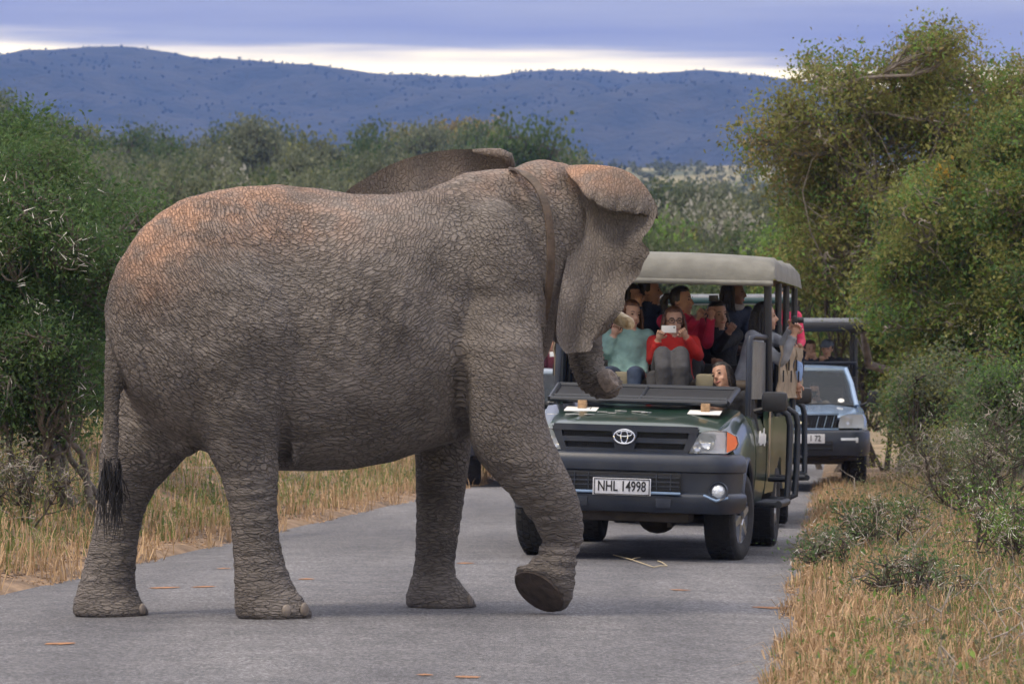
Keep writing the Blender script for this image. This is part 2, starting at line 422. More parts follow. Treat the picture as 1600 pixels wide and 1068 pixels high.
# ================================================================== the elephant
def skin_material():
    m = bpy.data.materials.new('elephant_skin'); m.use_nodes = True
    n = m.node_tree.nodes; l = m.node_tree.links; b = n['Principled BSDF']
    b.inputs['Roughness'].default_value = .78; b.inputs['Specular IOR Level'].default_value = .28
    at = n.new('ShaderNodeAttribute'); at.attribute_name = 'wr'
    tcn = n.new('ShaderNodeTexCoord')
    def noise(s, d=4, src=None):
        t = n.new('ShaderNodeTexNoise'); t.inputs['Scale'].default_value = s; t.inputs['Detail'].default_value = d; l.new(src or at.outputs['Vector'], t.inputs[0]); return t
    # domain warp
    wn_ = noise(3.2, 3)
    sub = n.new('ShaderNodeVectorMath'); sub.operation = 'SUBTRACT'; l.new(wn_.outputs['Color'], sub.inputs[0]); sub.inputs[1].default_value = (.5, .5, .5)
    scl = n.new('ShaderNodeVectorMath'); scl.operation = 'SCALE'; l.new(sub.outputs[0], scl.inputs[0]); scl.inputs['Scale'].default_value = .22
    add = n.new('ShaderNodeVectorMath'); add.operation = 'ADD'; l.new(at.outputs['Vector'], add.inputs[0]); l.new(scl.outputs[0], add.inputs[1])
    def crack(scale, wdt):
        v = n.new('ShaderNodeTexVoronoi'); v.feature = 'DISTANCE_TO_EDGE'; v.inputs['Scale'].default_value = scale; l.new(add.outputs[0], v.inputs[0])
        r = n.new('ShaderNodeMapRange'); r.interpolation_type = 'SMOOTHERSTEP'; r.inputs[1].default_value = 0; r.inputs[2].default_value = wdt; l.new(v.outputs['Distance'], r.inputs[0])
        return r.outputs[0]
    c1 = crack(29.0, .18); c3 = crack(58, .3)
    ap = n.new('ShaderNodeAttribute'); ap.attribute_name = 'wp'
    addp = n.new('ShaderNodeVectorMath'); addp.operation = 'ADD'; l.new(ap.outputs['Vector'], addp.inputs[0]); l.new(scl.outputs[0], addp.inputs[1])
    vp = n.new('ShaderNodeTexVoronoi'); vp.feature = 'DISTANCE_TO_EDGE'; vp.inputs['Scale'].default_value = 23; l.new(addp.outputs[0], vp.inputs[0])
    rp_ = n.new('ShaderNodeMapRange'); rp_.interpolation_type = 'SMOOTHERSTEP'; rp_.inputs[2].default_value = .17; l.new(vp.outputs['Distance'], rp_.inputs[0]); ak = n.new('ShaderNodeAttribute'); ak.attribute_name = 'wk'
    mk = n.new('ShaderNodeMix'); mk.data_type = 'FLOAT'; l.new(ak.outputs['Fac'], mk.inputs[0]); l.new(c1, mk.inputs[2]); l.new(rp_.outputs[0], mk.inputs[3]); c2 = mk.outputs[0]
    def ma(op, a, b_, c=None):
        k = n.new('ShaderNodeMath'); k.operation = op
        for i, q in enumerate((a, b_, c)):
            if q is None: continue
            if isinstance(q, (int, float)): k.inputs[i].default_value = q
            else: l.new(q, k.inputs[i])
        return k.outputs[0]
    amp = noise(1.6, 2).outputs[0]                       # some areas smoother than others
    ampr = n.new('ShaderNodeMapRange'); ampr.inputs[1].default_value = .3; ampr.inputs[2].default_value = .65; ampr.inputs[3].default_value = .45; ampr.inputs[4].default_value = 1.0; l.new(amp, ampr.inputs[0])
    h = ma('MULTIPLY_ADD', c1, .26, ma('MULTIPLY_ADD', c2, .70, ma('MULTIPLY', c3, .16)))
    er = n.new('ShaderNodeAttribute'); er.attribute_name = 'er'
    h = ma('MULTIPLY', ma('MULTIPLY', h, ampr.outputs[0]), er.outputs['Fac'])
    h = ma('MULTIPLY_ADD', noise(75, 3).outputs[0], .12, h)
    bp = n.new('ShaderNodeBump'); bp.inputs['Strength'].default_value = 1.0; bp.inputs['Distance'].default_value = .019; l.new(h, bp.inputs['Height']); l.new(bp.outputs[0], b.inputs['Normal'])
    # colour: grey brown, mud caught in the creases, patchy orange tint over upper back, rump and ear fold
    r1 = n.new('ShaderNodeValToRGB'); l.new(noise(2.4, 7, tcn.outputs['Object']).outputs[0], r1.inputs[0])
    e = r1.color_ramp.elements; e[0].position = .3; e[0].color = (.118, .103, .094, 1); e[1].position = .72; e[1].color = (.245, .218, .200, 1)
    dt = n.new('ShaderNodeAttribute'); dt.attribute_name = 'orange_tint'
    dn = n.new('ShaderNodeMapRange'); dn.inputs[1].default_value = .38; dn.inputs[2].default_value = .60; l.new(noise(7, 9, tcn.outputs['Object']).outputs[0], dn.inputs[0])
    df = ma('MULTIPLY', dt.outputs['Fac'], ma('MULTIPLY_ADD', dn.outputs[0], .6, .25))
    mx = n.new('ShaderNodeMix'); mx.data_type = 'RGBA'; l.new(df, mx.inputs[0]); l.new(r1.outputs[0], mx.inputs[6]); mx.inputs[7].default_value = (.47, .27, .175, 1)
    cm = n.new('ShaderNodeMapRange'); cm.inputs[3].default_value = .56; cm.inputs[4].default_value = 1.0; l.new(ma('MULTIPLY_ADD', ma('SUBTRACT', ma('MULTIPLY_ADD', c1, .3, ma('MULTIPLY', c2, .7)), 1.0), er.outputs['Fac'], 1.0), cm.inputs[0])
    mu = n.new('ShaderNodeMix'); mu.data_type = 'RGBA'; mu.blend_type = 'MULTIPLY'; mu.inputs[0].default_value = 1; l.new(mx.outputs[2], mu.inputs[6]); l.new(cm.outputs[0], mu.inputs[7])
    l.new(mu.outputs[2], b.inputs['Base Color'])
    return m

def build_elephant():
    YB = lambda px: 24.0 + 0.00142 * (px - 300)        # depth of the spine, the animal heads slightly away
    base = P(440, 963, 24.2); base.z = 0.0
    mb = MB()
    # --- barrel
    px_ = [164, 170, 180, 195, 215, 245, 280, 320, 370, 430, 490, 550, 610, 660, 700, 730, 765, 800, 835, 862]
    top = [482, 447, 420, 393, 363, 334, 313, 300, 292, 288, 294, 302, 303, 297, 282, 268, 264, 263, 256, 262]
    bot = [520, 548, 580, 612, 640, 668, 690, 705, 722, 735, 736, 733, 722, 705, 692, 685, 670, 640, 590, 540]
    hw = [.12, .22, .30, .37, .43, .50, .56, .60, .64, .67, .70, .72, .70, .64, .57, .50, .44, .39, .34, .29]
    rings = []; n = 36
    for p, t, b, w_ in zip(px_, top, bot, hw):
        Y = YB(p); zt = P(p, t, Y).z; zb = P(p, b, Y).z; X = P(p, 0, Y).x
        zc = (zt + zb) / 2; hh = (zt - zb) / 2; ring = []
        for k in range(n):
            a = 2 * math.pi * k / n; c, s = math.cos(a), math.sin(a)
            e = .86
            yy = w_ * math.copysign(abs(c) ** e, c); zz = hh * math.copysign(abs(s) ** e, s)
            # narrower spine, full belly
            yy *= (1 - .20 * max(0, s) ** 2.0)
            ring.append(Vector((X - .30 * yy * .35, Y + yy, zc + zz)))
        rings.append(ring)
    mb.loft(rings)
    def limb(rows, dy, depth, n=22, tilt=0):
        """rows: (py, left px, right px[, depth scale]); dy: depth of the leg axis"""
        rr = []
        for i, r in enumerate(rows):
            py, a, b = r[:3]; ds = r[3] if len(r) > 3 else 1.0
            Y = dy if not callable(dy) else dy(py)
            ca = P((a + b) / 2, py, Y); hwx = (b - a) / 2 * Y / F; hwy = hwx * depth * ds
            rr.append([ca + Vector((hwx * math.cos(2 * math.pi * k / n), hwy * math.sin(2 * math.pi * k / n), 0)) for k in range(n)])
        mb.loft(rr)
    # near hind leg
    limb([(395, 262, 440, .7), (450, 238, 470, .8), (510, 240, 486, .82), (560, 256, 482, .85), (600, 276, 474, .9), (640, 297, 462), (680, 312, 447), (715, 328, 438), (745, 345, 436), (790, 357, 434), (840, 362, 437), (880, 365, 446), (915, 366, 460), (940, 366, 478), (956, 367, 489), (964, 370, 489), (967, 376, 484)], lambda py: 23.72, .92)
    # far hind leg
    limb([(500, 185, 330, .8), (560, 170, 335, .85), (620, 164, 330, .9), (670, 160, 318), (705, 156, 300), (735, 154, 272), (765, 154, 243), (800, 150, 226), (840, 143, 217), (880, 132, 213), (912, 123, 212), (935, 116, 220), (950, 113, 231), (958, 114, 235), (962, 119, 231)], lambda py: 24.18, .95)
    # far fore leg
    limb([(560, 640, 760, .8), (640, 645, 745, .9), (700, 648, 737), (750, 649, 730), (800, 650, 723), (850, 649, 715), (880, 647, 711), (900, 643, 713), (918, 637, 727), (934, 633, 740), (945, 634, 746), (949.5, 639, 742)], lambda py: 24.93, .95)
    # near fore leg, swinging forward with the foot lifted
    limb([(330, 762, 818, .4), (375, 746, 830, .6), (420, 735, 838, .7), (480, 722, 846, .75), (540, 718, 850, .8), (600, 720, 850, .85), (650, 724, 852, .9), (690, 732, 866, .95), (720, 748, 879), (750, 774, 894), (775, 797, 904), (800, 820, 910), (825, 838, 913), (845, 847, 911), (862, 848, 904), (876, 843, 900), (888, 838, 899)], lambda py: 24.08 + .25 * max(0, (py - 560)) / 330 + .42 * float(ss(540, 340, py)), .88)
    # lifted foot, sole turned back and towards us
    A = P(870, 872, 24.3); 
    def foot(cen, u, hu, v, hv, n=22): return [cen + u * (hu * math.cos(2 * math.pi * k / n)) + v * (hv * math.sin(2 * math.pi * k / n)) for k in range(n)]
    sx = 24.3 / F
    prof = [((872, 858), (1, .10), 31, .125), ((868, 880), (.95, .25), 33, .135), ((860, 897), (.88, .42), 42, .165), ((852, 911), (.82, .57), 49, .185), ((846, 919), (.80, .60), 51, .19), ((843, 923), (.79, .61), 47, .175)]
    rr = []
    for (cx_, cy_), (ux, uy), hu, hv in prof:
        L = math.hypot(ux, uy)
        kf = min(1, max(0, (cy_ - 872) / 45)); vv = (Vector((0, 1, 0)) * (1 - kf) + Vector((-.336, .819, -.435)) * kf).normalized()
        rr.append(foot(P(cx_, cy_, 24.28), Vector((ux / L, .0, -uy / L)), hu * sx, vv, hv))
    mb.loft(rr)
    # elbow, knee and hip bulk, sagging flank folds
    def blob(px, py, Y, rx, ry, rz): mb.ball(P(px, py, Y), (rx, ry, rz), n=20, rows=14)
    blob(775, 470, 24.33, .31, .26, .60); blob(345, 470, 23.85, .42, .30, .62); blob(690, 668, 24.36, .15, .14, .09)
    blob(458, 668, 23.86, .05, .13, .24); blob(290, 690, 23.95, .09, .10, .09); blob(250, 640, 24.05, .14, .12, .26)
    # neck and skull: the head looks away towards the vehicles
    blob(835, 385, 24.72, .24, .34, .50); blob(868, 362, 24.92, .27, .46, .43); blob(845, 300, 24.80, .22, .30, .20)
    blob(884, 440, 25.02, .19, .34, .40); blob(902, 430, 25.30, .18, .24, .40)
    # trunk
    tp = [(897, 400, 25.40), (903, 450, 25.48), (906, 500, 25.50), (912, 540, 25.46), (918, 570, 25.42), (927, 594, 25.36), (940, 603, 25.30), (951, 600, 25.25), (957, 592, 25.22)]
    mb.tube([P(*q) for q in tp], [.19, .165, .14, .118, .108, .100, .092, .088, .082], 18)
    # tail
    tl = [(196, 470, 23.80), (187, 500, 23.72), (180, 540, 23.68), (177, 590, 23.66), (175, 640, 23.65), (175, 690, 23.65), (175, 745, 23.66)]
    mb.tube([P(*q) for q in tl], [.085, .075, .062, .054, .048, .044, .040], 12)
    me = remesh(mb, .0155, 9, .5)
    # --- ears: sheets with their own thickness, rooted inside the skull
    eb = MB()
    def interp(pts, t):
        x = t * (len(pts) - 1); i = min(int(x), len(pts) - 2); f_ = x - i
        # catmull-rom
        p0, p1, p2, p3 = pts[max(i - 1, 0)], pts[i], pts[i + 1], pts[min(i + 2, len(pts) - 1)]
        return [.5 * ((2 * b) + (-a + c) * f_ + (2 * a - 5 * b + 4 * c - d) * f_ * f_ + (-a + 3 * b - 3 * c + d) * f_ ** 3) for a, b, c, d in zip(p0, p1, p2, p3)]
    # right ear, lower sheet: rows from the ridge (top) down to the lobe, left edge at the head, right edge the free margin
    Lr = [(884, 262, 24.62), (892, 300, 24.60), (893, 345, 24.56), (888, 390, 24.52), (880, 430, 24.47), (873, 470, 24.42), (869, 510, 24.38), (872, 535, 24.36), (884, 552, 24.36)]
    Rr = [(1024, 318, 24.50), (1026, 345, 24.42), (1010, 372, 24.44), (1008, 398, 24.36), (997, 432, 24.40), (976, 470, 24.42), (955, 505, 24.40), (938, 530, 24.40), (917, 549, 24.38)]
    Tr = [(884, 260), (910, 257), (948, 259), (985, 270), (1010, 293), (1026, 320)]
    G = []; NR, NC = 34, 30
    for i in range(NR):
        t = i / (NR - 1); a = interp(Lr, t); b = interp(Rr, t); row = []
        for j in range(NC):
            s = j / (NC - 1); q = [a[k] + (b[k] - a[k]) * s for k in range(3)]
            k_ = max(0, 1 - t * 4.5) ** 1.2          # near the top follow the arched ridge
            tx, ty = interp(Tr, s)
            q[0] += (5 * math.sin(19 * t + .5) + 3 * math.sin(41 * t)) * s ** 4 * min(1, t * 4)
            q[0] = q[0] * (1 - k_) + tx * k_; q[1] = q[1] * (1 - k_) + ty * k_
            q[2] += .10 * math.sin(math.pi * s) * (1 - .3 * t) + .022 * math.sin(9 * s + 5 * t) * t + .05 * math.sin(17 * t) * s ** 3 + .012 * math.sin(23 * s - 3 * t) * s
            row.append(P(*q))
        G.append(row)
    def thick(d): return lambda p: p + Vector((0.0, d, 0))
    eb.slab(G, thick(.030))
    # the folded-over top of the right ear
    Fe = [(886, 268), (903, 291), (926, 315), (955, 329), (985, 333), (1008, 336), (1028, 342)]
    Tr2 = [(882, 259), (905, 257), (940, 258), (972, 264), (998, 280), (1016, 302), (1028, 324)]
    G = []
    for i in range(16):
        t = i / 15; row = []
        for j in range(40):
            s = j / 39; a = interp(Tr2, s); b = interp(Fe, s)
            yv = 24.52 - .13 * math.sin(t * math.pi * .62) * (.35 + .65 * math.sin(math.pi * min(1, s * 1.1 + .05))) + .012 * math.sin(s * 38 + t) * t + .008 * math.sin(s * 71 + 2) * t
            px = a[0] + (b[0] - a[0]) * t; py = a[1] + (b[1] - a[1]) * (math.sin(t * math.pi / 2) ** 1.15)
            row.append(P(px, py + 1.5 * math.sin(s * 30) * t, yv + .1 * (1 - s) * .6))
        G.append(row)
    eb.slab(G, lambda p: p + Vector((0, .026, -.004)))
    # left ear, spread on the far side, seen above the back
    Tl = [(797, 262), (790, 243), (768, 235), (720, 233), (672, 238), (622, 252), (575, 276), (535, 305), (520, 350)]
    Bl = [(805, 330), (800, 370), (780, 420), (745, 470), (700, 500), (655, 500), (610, 470), (570, 430), (545, 390)]
    G = []
    for i in range(18):
        t = i / 17; row = []
        for j in range(36):
            s = j / 35; a = interp(Tl, s); b = interp(Bl, s)
            row.append(P(a[0] + (b[0] - a[0]) * t, a[1] + (b[1] - a[1]) * t, 25.20 + .35 * s + .06 * math.sin(7 * s + 2 * t) - .16 * math.exp(-t * 9) * (1 - s) + .015 * math.sin(30 * s)))
        G.append(row)
    eb.slab(G, lambda p: p + Vector((0, .03, 0)))
    # curled rim of the left ear next to the neck
    eb.tube([P(*q) for q in [(798, 258, 25.1), (793, 246, 25.02), (780, 240, 25.0), (762, 238, 25.03), (740, 236, 25.1)]], [.030, .038, .036, .028, .014], 10)
    em = eb.mesh('ears', [], 80)
    bm = bmesh.new(); bm.from_mesh(me); nb = len(me.vertices); bm.from_mesh(em); bm.to_mesh(me); bm.free()
    me.name = 'elephant'
    co = np.empty(len(me.vertices) * 3, np.float32); me.vertices.foreach_get('co', co); co = co.reshape(-1, 3)
    nor = np.empty_like(co).ravel(); me.vertices.foreach_get('normal', nor); nor = nor.reshape(-1, 3)
    px = CX + co[:, 0] * F / co[:, 1]; py = HY - (co[:, 2] - CAMH) * F / co[:, 1]
    isear = np.arange(len(co)) >= nb
    # large folds of the hide as real relief: rings on the lower legs, trunk and tail, sagging folds on rump and flank
    leg = ss(.95, .6, co[:, 2])
    rng_ = np.sin(co[:, 2] * 78 + 3.0 * np.sin(co[:, 0] * 7) + 2 * np.sin(co[:, 1] * 9)) * .5 + np.sin(co[:, 2] * 131 + 4 * np.sin(co[:, 0] * 5 + 1)) * .3
    ank = np.exp(-((py - 872) / 24) ** 2) * ss(780, 830, px)
    dis = .0045 * rng_ * leg * (1 - ss(.12, .0, co[:, 2])) + .010 * np.sin(co[:, 2] * 95 + co[:, 0] * 9) * ank
    trunk = ss(520, 560, py) * ss(880, 892, px) * ss(985, 970, px) * ss(640, 632, py) * (co[:, 1] > 25.0)
    dis += .006 * np.sin(py * .75 + .35 * px) * trunk
    tpp = np.concatenate([np.linspace(np.array(P(*a_)), np.array(P(*b_)), 12) for a_, b_ in zip(tl[:-1], tl[1:])])
    near_t = np.flatnonzero((px < 230) & (py > 440) & (py < 770) & ~isear)
    dmin = np.full(len(co), 9.0); dmin[near_t] = np.sqrt(((co[near_t][:, None, :] - tpp[None]) ** 2).sum(-1)).min(1)
    tailm = ss(.085, .07, dmin) * ss(485, 530, py)
    dis += .0035 * np.sin(py * .62) * tailm
    fl = ss(.8, 1.1, co[:, 2]) * (~isear)
    dis += .006 * wob2(co[:, 0] * 1.0 + co[:, 2] * .8, co[:, 2] * 1.6 + co[:, 1], 9.0, .4) * fl
    # rump folds
    dis += -.022 * np.exp(-((px - 212 - (py - 480) * .22) / 11) ** 2) * ss(490, 540, py) * ss(660, 580, py) * ss(24.0, 23.9, co[:, 1]) * (dmin > .07)
    dis += -.028 * np.exp(-((px - 447 - (py - 640) * -.02) / 8) ** 2) * ss(585, 640, py) * ss(735, 715, py) * (co[:, 1] < 24.0)
    dis += -.030 * np.exp(-((px - 722 - (py - 600) * .0) / 10) ** 2) * ss(520, 600, py) * ss(705, 680, py) * (co[:, 1] < 24.4)
    nearside = ss(.0, -.25, co[:, 1] - (24.0 + .00142 * (px - 300)))
    def bulge(cx_, cy_, sx_, sy_, a_, rot=0.0):
        c_, s_ = math.cos(rot), math.sin(rot); u_ = (px - cx_) * c_ + (py - cy_) * s_; v_ = -(px - cx_) * s_ + (py - cy_) * c_
        return a_ * np.exp(-(u_ / sx_) ** 2 - (v_ / sy_) ** 2) * nearside * (~isear)
    dis += bulge(330, 345, 60, 28, .030, .5) + bulge(470, 400, 55, 75, -.035) + bulge(690, 430, 34, 120, -.030, .12) + bulge(760, 370, 26, 90, .028, .25) + bulge(830, 420, 26, 80, -.020) + bulge(300, 560, 60, 60, .020) + bulge(420, 600, 22, 80, -.026, -.2)
    for i_ in range(6): dis += bulge(520 + i_ * 26, 470 + i_ * 6, 7, 110, .007, .18)                  # ribs under the hide
    for i_ in range(5): dis += bulge(470 + i_ * 44, 690 - i_ * 9, 40, 6, -.005, -.2)                 # belly folds
    for i_ in range(4): dis += bulge(800 + i_ * 16, 742 + i_ * 22, 30, 4, -.012, -.35)                # folds in front of the elbow and knee
    for i_ in range(4): dis += bulge(395 + i_ * 6, 742 + i_ * 18, 40, 4, -.008, -.15)
    co2 = co + nor * dis[:, None]
    me.vertices.foreach_set('co', (co2 - np.array(base)).astype(np.float32).ravel())
    # wrinkle coordinates: stretched along the run of the hide
    zz = co[:, 2]; zs = np.where(zz > .85, (zz - .85) * 1.15 + .85 * 1.9, zz * 1.9)
    swirl = .12 * np.sin(co[:, 0] * 1.9 + 1.0) * np.sin(zz * 2.1)
    W1 = np.stack([co[:, 0] * .62, co[:, 1] * .9, zs * 1.1 + .30 * co[:, 0] + swirl], -1)
    W3 = np.stack([co[:, 0] * .9, co[:, 1] * .9, co[:, 2] * 2.6], -1)
    W4 = np.stack([(px * .0040) * 1.9, co[:, 1] * .6, -py * .0040 * 1.0], -1)
    Wv = W1.copy()
    k3 = np.maximum(trunk, tailm)[:, None]; Wv = Wv * (1 - k3) + W3 * k3
    Wv[isear] = W4[isear]
    sh = (ss(640, 760, px) * (1 - leg) * (~isear))[:, None]                                     # finer net on shoulder and head
    at = me.attributes.new('wr', 'FLOAT_VECTOR', 'POINT'); at.data.foreach_set('vector', Wv.astype(np.float32).ravel())
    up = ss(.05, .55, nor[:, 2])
    orange_tint = up * ss(760, 240, px) * ss(430, 320, py) * .95 + np.exp(-(((px - 235) / 60) ** 2 + ((py - 410) / 60) ** 2)) * .75 + up * ss(560, 900, px) * .45 * ss(330, 280, py)
    orange_tint = np.where(isear, ss(320, 262, py) * .9 * ss(850, 900, px) + .10 * (px < 800), orange_tint)
    dxp, dyp = (px - 470) / 260.0, (py - 290) / 260.0; rad = np.hypot(dxp, dyp); ang = np.arctan2(dyp, dxp)
    Wp = np.stack([rad * 2.05, ang * .50 * np.clip(rad, .5, 3), co[:, 1] * .7], -1)
    low = ss(1.05, .75, co[:, 2])[:, None]; Wl = np.stack([co[:, 0] * .55, zs * 1.25, co[:, 1] * .55], -1)
    fr = (ss(690, 740, px))[:, None]; Wf = np.stack([co[:, 0] * 1.0, (zs + .6 * co[:, 0]) * 1.5, co[:, 1] * 1.2], -1)
    Wp = np.where(fr > .5, Wf, Wp); Wp = np.where(low > .5, Wl, Wp); Wp[isear] = W4[isear][:, [2, 0, 1]] * 1.3; Wp = np.where(k3 > .5, W3, Wp)
    at = me.attributes.new('wp', 'FLOAT_VECTOR', 'POINT'); at.data.foreach_set('vector', Wp.astype(np.float32).ravel())
    wkv = ss(0, 34, abs(px - 715)) * ss(0, .10, abs(co[:, 2] - .9)); wkv = np.where(isear, .3, np.maximum(wkv, 0)) * (.55 + .45 * ss(0, 1, abs(k3[:, 0] - .5) * 2))
    at = me.attributes.new('er', 'FLOAT', 'POINT'); at.data.foreach_set('value', np.where(isear, .5, 1.0 - .25 * ss(640, 780, px)).astype(np.float32))
    at = me.attributes.new('wk', 'FLOAT', 'POINT'); at.data.foreach_set('value', wkv.astype(np.float32))
    at = me.attributes.new('orange_tint', 'FLOAT', 'POINT'); at.data.foreach_set('value', np.clip(orange_tint, 0, 1).astype(np.float32))
    me.materials.append(skin_material()); me.update()
    ele = link('elephant', me, None, base)
    tag(ele, 'large grey wrinkled elephant wearing a neck collar, walking across the road', 'elephant')
    B = -base
    # --- collar round the neck
    cb = MB(); 
    cp = [(800, 264, 24.62), (818, 270, 24.40), (838, 288, 24.30), (852, 318, 24.22), (859, 355, 24.20), (861, 400, 24.21), (859, 440, 24.25), (854, 475, 24.33), (850, 500, 24.45)]
    rings = []
    NS = 44
    for i in range(NS):
        q = interp(cp, i / (NS - 1)); q2 = interp(cp, min(1, (i + 1) / (NS - 1))); q0 = interp(cp, max(0, (i - 1) / (NS - 1)))
        c = P(*q); t = (P(*q2) - P(*q0)).normalized(); outv = Vector((.35, -.9, .15)); outv = (outv - t * outv.dot(t)).normalized(); sd_ = t.cross(outv).normalized()
        hwid, th = .025, .008
        rings.append([c + B + sd_ * (hwid * a_) + outv * (th * b_) for a_, b_ in ((-1, -1), (-1, .6), (-.85, 1), (.85, 1), (1, .6), (1, -1))])
    cb.loft(rings); 
    m_col = mat('collar_leather', (.105, .075, .055), .65, var=.5, vscale=14, bump=.4, bscale=60)
    cb.build('collar', m_col, ele)
    # --- tusk
    tb = MB(); tq = [(915, 470, 25.15), (938, 481, 25.02), (955, 490, 24.95), (972, 500, 24.90), (984, 506, 24.88), (989, 508, 24.87)]
    tb.tube([P(*q) + B for q in tq], [.044, .044, .044, .043, .039, .022], 16)
    tb.build('tusk', mat('ivory', (.62, .53, .36), .4, col2=(.26, .18, .08), vscale=22, bump=.25, bscale=50), ele)
    # --- trunk tip: paler fleshy end
    nb_ = MB(); e = P(958, 590, 25.21) + B
    nb_.lathe([(.008, .000), (.022, -.006), (.040, .008), (.058, .006), (.072, -.010), (.078, -.035), (.078, -.07)], e, Vector((.78, -.38, .48)), 18, cap=True)
    nb_.build('trunk_tip', mat('trunk_tip_skin', (.25, .21, .185), .8, var=.4, vscale=30, bump=.5, bscale=90), ele)
    # --- toenails
    m_nail = mat('toenail', (.24, .20, .165), .5, var=.35, vscale=30)
    for (x, y, cx_, hwp, Y, dsc, r) in [(476, 951, 428, 61, 23.72, .92, .050), (448, 953, 428, 61, 23.72, .92, .046), (223, 951, 173, 58, 24.18, .95, .044), (734, 937, 687, 55, 24.93, .95, .044)]:
        ofs = (x - cx_) / hwp; Ys = Y - hwp * Y / F * dsc * math.sqrt(max(0, 1 - ofs * ofs))
        k = MB(); k.ball(P(x, y, Ys + .010) + B, (r * .62, r * .34, r * .80), n=14, rows=10, rot=Matrix.Rotation(math.asin(ofs) * .9, 3, 'Z')); k.build('toenail', m_nail, ele)
    # --- dark sole of the lifted foot
    so = MB(); rr = []
    for hs, d in ((1.0, 0), (.97, .012), (.6, .02), (.05, .022)):
        cen = P(843, 922, 24.28) + Vector((-.5, -.55, -.65)).normalized() * (d + .002)
        rr.append([cen + B + Vector((.79, 0, -.61)) * (44 * sx * hs * math.cos(2 * math.pi * k / 24)) + Vector((-.336, .819, -.435)) * (.170 * hs * math.sin(2 * math.pi * k / 24)) for k in range(24)])
    so.loft(rr); so.build('sole', mat('cracked_sole', (.085, .065, .055), .9, var=.5, vscale=16, bump=1.0, bscale=30), ele)
    # --- tail tuft: coarse black hair
    rngt = random.Random(5); tt = MB()
    for i in range(110):
        a = rngt.uniform(0, 6.28); y0 = rngt.uniform(715, 748); r = .04
        p0 = P(175, y0, 23.655) + Vector((r * math.cos(a), r * math.sin(a), 0))
        dx = rngt.gauss(0, .024) - .004; dy = rngt.gauss(0, .03); L = rngt.uniform(.14, .40)
        pts = [p0 + Vector((dx * t * 1.6 + .02 * math.sin(t * 3 + a), dy * t, -L * t)) + B for t in (0, .35, .7, 1)]
        tt.tube(pts, [.0035, .003, .0025, .001], 4)
    tag(tt.build('tail_tuft', mat('black_hair', (.016, .015, .016), .45), ele), kind='stuff')
    # --- sparse pale bristles along the head and spine
    return ele
elephant = build_elephant()
# ================================================================== vegetation
M_BARK = mat('grey_bark', (.22, .19, .165), .9, var=.5, vscale=12, bump=.6, bscale=40)
M_BARKD = mat('dark_bark', (.10, .08, .065), .9, var=.5, vscale=12, bump=.6, bscale=40)
M_TWIG = mat('dead_twig', (.33, .29, .25), .85, var=.35, vscale=9)
M_THORN = mat('white_thorn', (.74, .72, .66), .5)
L_ACACIA = leaf_mat('acacia_leaf', (.042, .098, .036), (.145, .235, .075))
L_OLIVE = leaf_mat('olive_leaf', (.095, .11, .032), (.33, .33, .10))
L_GREEN = leaf_mat('fresh_leaf', (.065, .14, .030), (.25, .38, .085))
L_BROWN = leaf_mat('dry_leaf', (.15, .12, .05), (.36, .28, .12))
L_YELL = leaf_mat('yellow_leaf', (.30, .19, .03), (.55, .36, .05))
L_GREYG = leaf_mat('greygreen_leaf', (.08, .10, .06), (.23, .25, .15))
L_PALE = leaf_mat('pale_leaf', (.26, .26, .21), (.45, .44, .38))
L_FARG = leaf_mat('muted_leaf', (.05, .08, .035), (.14, .18, .075))
L_DARK = leaf_mat('dark_leaf', (.035, .07, .025), (.11, .17, .055))

def tubes_np(paths, rads, n=5):
    """many tapered tubes -> verts, quads; paths: list of (k,3)"""
    Vs = []; Fs = []; b = 0
    ang = np.arange(n) * 2 * np.pi / n; ca, sa = np.cos(ang), np.sin(ang)
    for p, r in zip(paths, rads):
        p = np.asarray(p, float); k = len(p); r = np.asarray(r, float)
        t = np.gradient(p, axis=0); t /= np.linalg.norm(t, axis=1, keepdims=True) + 1e-9
        ref = np.array([.31, .9, .1]) if abs(t[0, 2]) > .8 else np.array([0.05, .02, 1.0])
        a = np.cross(t, ref); a /= np.linalg.norm(a, axis=1, keepdims=True) + 1e-9; c = np.cross(t, a)
        v = p[:, None, :] + r[:, None, None] * (a[:, None, :] * ca[None, :, None] + c[:, None, :] * sa[None, :, None])
        Vs.append(v.reshape(-1, 3))
        i = np.arange(k - 1)[:, None] * n; j = np.arange(n)[None, :]; j2 = (j + 1) % n
        Fs.append((np.stack([i + j, i + j2, i + n + j2, i + n + j], -1).reshape(-1, 4)) + b); b += k * n
    return np.concatenate(Vs), np.concatenate(Fs)

def curve_path(a, b, rng, k=6, bend=.15, sag=0.0):
    a = np.asarray(a, float); b = np.asarray(b, float); L = np.linalg.norm(b - a)
    t = np.linspace(0, 1, k)[:, None]
    o1, o2 = rng.normal(size=3) * bend * L, rng.normal(size=3) * bend * L * .5
    return a + (b - a) * t + np.sin(np.pi * t) * o1 + np.sin(2 * np.pi * t) * o2 + np.array([0, 0, 1.]) * (np.sin(np.pi * t) * L * sag)

